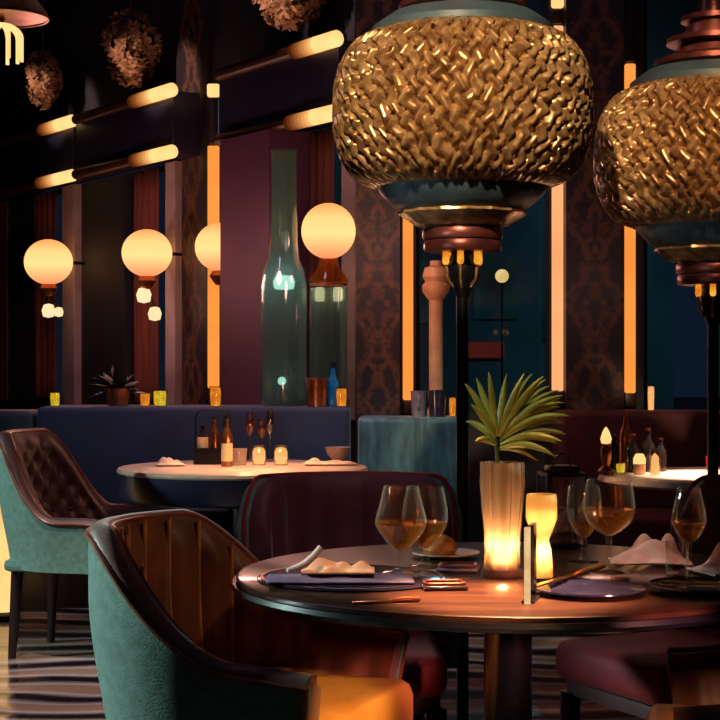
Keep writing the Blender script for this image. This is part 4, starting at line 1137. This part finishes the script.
for k in range(5):
    a = k*pi/5+.25; d = Vector((cos(a), sin(a), 0)); r = .085
    pts = [d*-r+Vector((0, 0, -.215))]+[d*(-r*cos(pi*i/12))+Vector((0, 0, -.11+.055*sin(pi*i/12))) for i in range(13)]+[d*r+Vector((0, 0, -.215))]
    MB().tube(pts, .008, 8).build('arched_tube', M['led_cream'], t)
MB().tube([(0, 0, -.05), (0, 0, .085)], .012, 8).build('socket_stem', M['bronze'], t)
MB().tube([(0, 0, .085), (0, 0, HC-p.z)], .006, 6).build('cord', M['black_metal'], t)
# added glow tube at the edge, stands in for an orange floor reflection
Yf = 7.35
t = thing('added_glow_tube', 'added amber glow tube for the orange floor reflection, beyond the button-tufted armchair', 'added glow', ((4-360)/F*Yf, Yf, 0))
MB().lathe([(0, 0), (.07, 0), (.07, .02), (.05, .035), (0, .035)], 28).build('base', M['black_metal'], t)  # base of the added glow tube
MB().lathe([(0, .035), (.045, .035), (.048, .3), (.045, .60), (0, .60)], 28).build('added_glowing_tube', M['led_cream'], t)
MB().lathe([(0, .60), (.05, .60), (.05, .615), (0, .625)], 28).build('lid', M['black_metal'], t)  # lid of the added glow tube

# ------------------------------------------------------------------ light
W = bpy.data.worlds.new('night'); S.world = W; W.use_nodes = True
W.node_tree.nodes['Background'].inputs[0].default_value = (.010, .018, .035, 1)
W.node_tree.nodes['Background'].inputs[1].default_value = .6
def point(name, loc, power, col, r=.03):
    l = bpy.data.lights.new(name, 'POINT'); l.energy = power; l.color = col; l.shadow_soft_size = r
    o = bpy.data.objects.new(name, l); COL.objects.link(o); o.location = loc; return o
def spot(name, loc, tgt, power, col, ang, blend=.6, r=.05):
    l = bpy.data.lights.new(name, 'SPOT'); l.energy = power; l.color = col; l.spot_size = radians(ang); l.spot_blend = blend; l.shadow_soft_size = r
    o = bpy.data.objects.new(name, l); COL.objects.link(o); o.location = loc
    o.rotation_euler = (Vector(tgt)-Vector(loc)).to_track_quat('-Z', 'Y').to_euler(); return o
WARM = (1, .58, .26); AMB = (1, .45, .14); COOL = (.72, 1, .95); NEUT = (1, .86, .74)
vp = on(502, 577)
point('vase_candle_light', vp+Vector((0, -.0, .06)), 1.1, WARM, .012)
gp = on(541.5, 583)
point('goblet_candle_light', gp+Vector((0, 0, .06)), .8, WARM, .012)
# candle glow, the side table downlight, and lamps added without fixtures to brighten
spot('added_table_spot', (.38, 3.0, 4.4), (.27, 2.95, .75), 9500, (1, .52, .24), 8, .7)  # added spot, no fixture; warms the top around the vase
spot('added_drum_spot', (BX, BY, 4.4), (BX+.05, BY-.1, .75), 1100, (1, .56, .32), 16, .6)  # added spot over the candlelit drum top, no fixture
spot('added_setting_spot', (-.05, 3.0, 4.4), (-.055, 3.16, .77), 480, (1, .66, .46), 4.2, .6)  # added narrow spot to lift the crumpled napkin
spot('added_napkin_spot', (.62, 3.3, 4.4), (.62, 3.38, .77), 500, (1, .6, .42), 4, .6)  # added narrow spot to brighten the plum napkin
for q_ in (245, 270):
    point('jar_candle_light', drum(q_, 470)+Vector((0, 0, .12)), 1.1, (1, .62, .3), .03)
spot('downlight_side_table', (RX+.1, RY, 4.4), (RX-.03, RY, .75), 4500, (1, .84, .66), 10, .5)
spot('unseen_side_spot', (-3.4, 4.05, 2.0), (-.6, 3.3, .65), 560, COOL, 26, .6, .12)  # unseen source out of view at the left, lights the near armchair shell
spot('unseen_far_spot', (-4.4, 5.4, 2.4), (-1.4, 6.4, .65), 480, COOL, 22, .6, .12)  # unseen source out of view at the left, lights the tufted armchair
spot('added_near_seat_spot', (1.1, .9, 1.25), (.0, 3.12, .53), 620, (1, .55, .22), 7, .6, .04)  # added low spot reaching the ochre seat under the table
spot('added_red_seat_spot', (1.1, 1.9, .95), (.02, 3.62, .50), 150, (1, .36, .32), 10, .6, .04)  # added low spot for the red seat and the inner arm
spot('added_far_seat_spot', (-.6, 1.2, 1.2), (.56, 2.92, .5), 130, (1, .5, .3), 7, .6, .04)  # added low spot for the orange seat
spot('lantern_spot', (-.35, 1.5, 3.3), (.29, 4.5, 1.92), 820, (1, .76, .48), 17, .4, .04)
spot('lantern_spot_small', (.8, 2.2, 3.3), (1.15, 5.05, 1.86), 500, (1, .68, .40), 15, .4, .04)
spot('bowl_spot', (-1.6, 2.8, 1.25), (.29, 4.58, 1.64), 60, (.75, .95, 1), 7, .5)
spot('bowl_spot', (-.6, 2.6, 1.25), (1.15, 5.05, 1.6), 40, (.75, .9, 1), 6, .5)
spot('back_rest_spot', (.3, 2.4, 3.4), (-.1, 4.3, .7), 60, (1, .6, .6), 12, .6)
spot('banquette_spot', (.4, 6.0, 4.3), (.15, 8.1, .8), 170, (.7, .95, 1), 16, .6)
spot('navy_spot', (-1.2, 6.4, 4.3), (-.9, 8.1, .8), 150, (.6, .7, 1), 34, .6)
spot('near_back_spot', (.9, 2.2, 2.6), (-.42, 3.5, .72), 40, (1, .6, .3), 14, .6)
spot('tufted_back_spot', (-.2, 5.2, 2.8), (-1.35, 6.6, .7), 60, (1, .55, .4), 20, .6)
spot('floor_spot', (-1.4, 4.2, 4.4), (-1.0, 5.6, 0), 900, (1, .85, .8), 26, .7)
for q_, e_ in ((48, 16), (147, 12), (250, 13), (318, 9)):
    w_ = wp(s_of(q_, .9), .9, 1.75)
    point('added_bay_fill', w_, e_, (1, .45, .36), .1)  # added fill points that lift the slanted wall
for q_ in (48, 147, 290):
    w_ = wp(s_of(q_, .3), .3, 3.05 if q_ < 280 else 3.15)
    spot('bouquet_spot', w_+Vector((nx*1.7, ny*1.7-.4, .5)), w_, 260, (1, .66, .5), 15, .5)
point('added_pier_fill', (.2, 7.7, 1.9), 6, (1, .55, .4), .1)  # added fill in front of the damask piers
point('added_pier_fill', (1.3, 7.7, 1.6), 2.2, (1, .5, .4), .1)
point('added_ambient_fill', (-2.2, 5.0, 4.2), 26, (.66, .56, 1), .3)  # added purple ambient fill, no lamp hangs here
point('added_ambient_fill', (1.6, 1.2, 4.2), 9, (.7, .56, 1), .3)
point('street_glow', (3.0, 22, 4.5), 150, (.42, .85, 1), .4)
spot('palm_spot', (-.2, 1.9, 3.2), (.33, 3.19, 1.08), 110, (1, .85, .5), 9, .5)

# ------------------------------------------------------------------ camera and view
cam = bpy.data.cameras.new('camera'); co = bpy.data.objects.new('camera', cam); COL.objects.link(co)
co.location = (0, 0, CZ); co.rotation_euler = (radians(90), 0, 0)
cam.sensor_width = 36; cam.lens = F/720*36; cam.clip_end = 200
S.camera = co
S.view_settings.view_transform = 'Standard'; S.view_settings.look = 'None'
S.view_settings.exposure = 0; S.view_settings.gamma = 1; S.view_settings.use_curve_mapping = False
S.cycles.use_denoising = True
S.cycles.max_bounces = 10; S.cycles.transparent_max_bounces = 24; S.cycles.transmission_bounces = 10
S.cycles.caustics_reflective = False; S.cycles.caustics_refractive = False
S.cycles.sample_clamp_indirect = 6
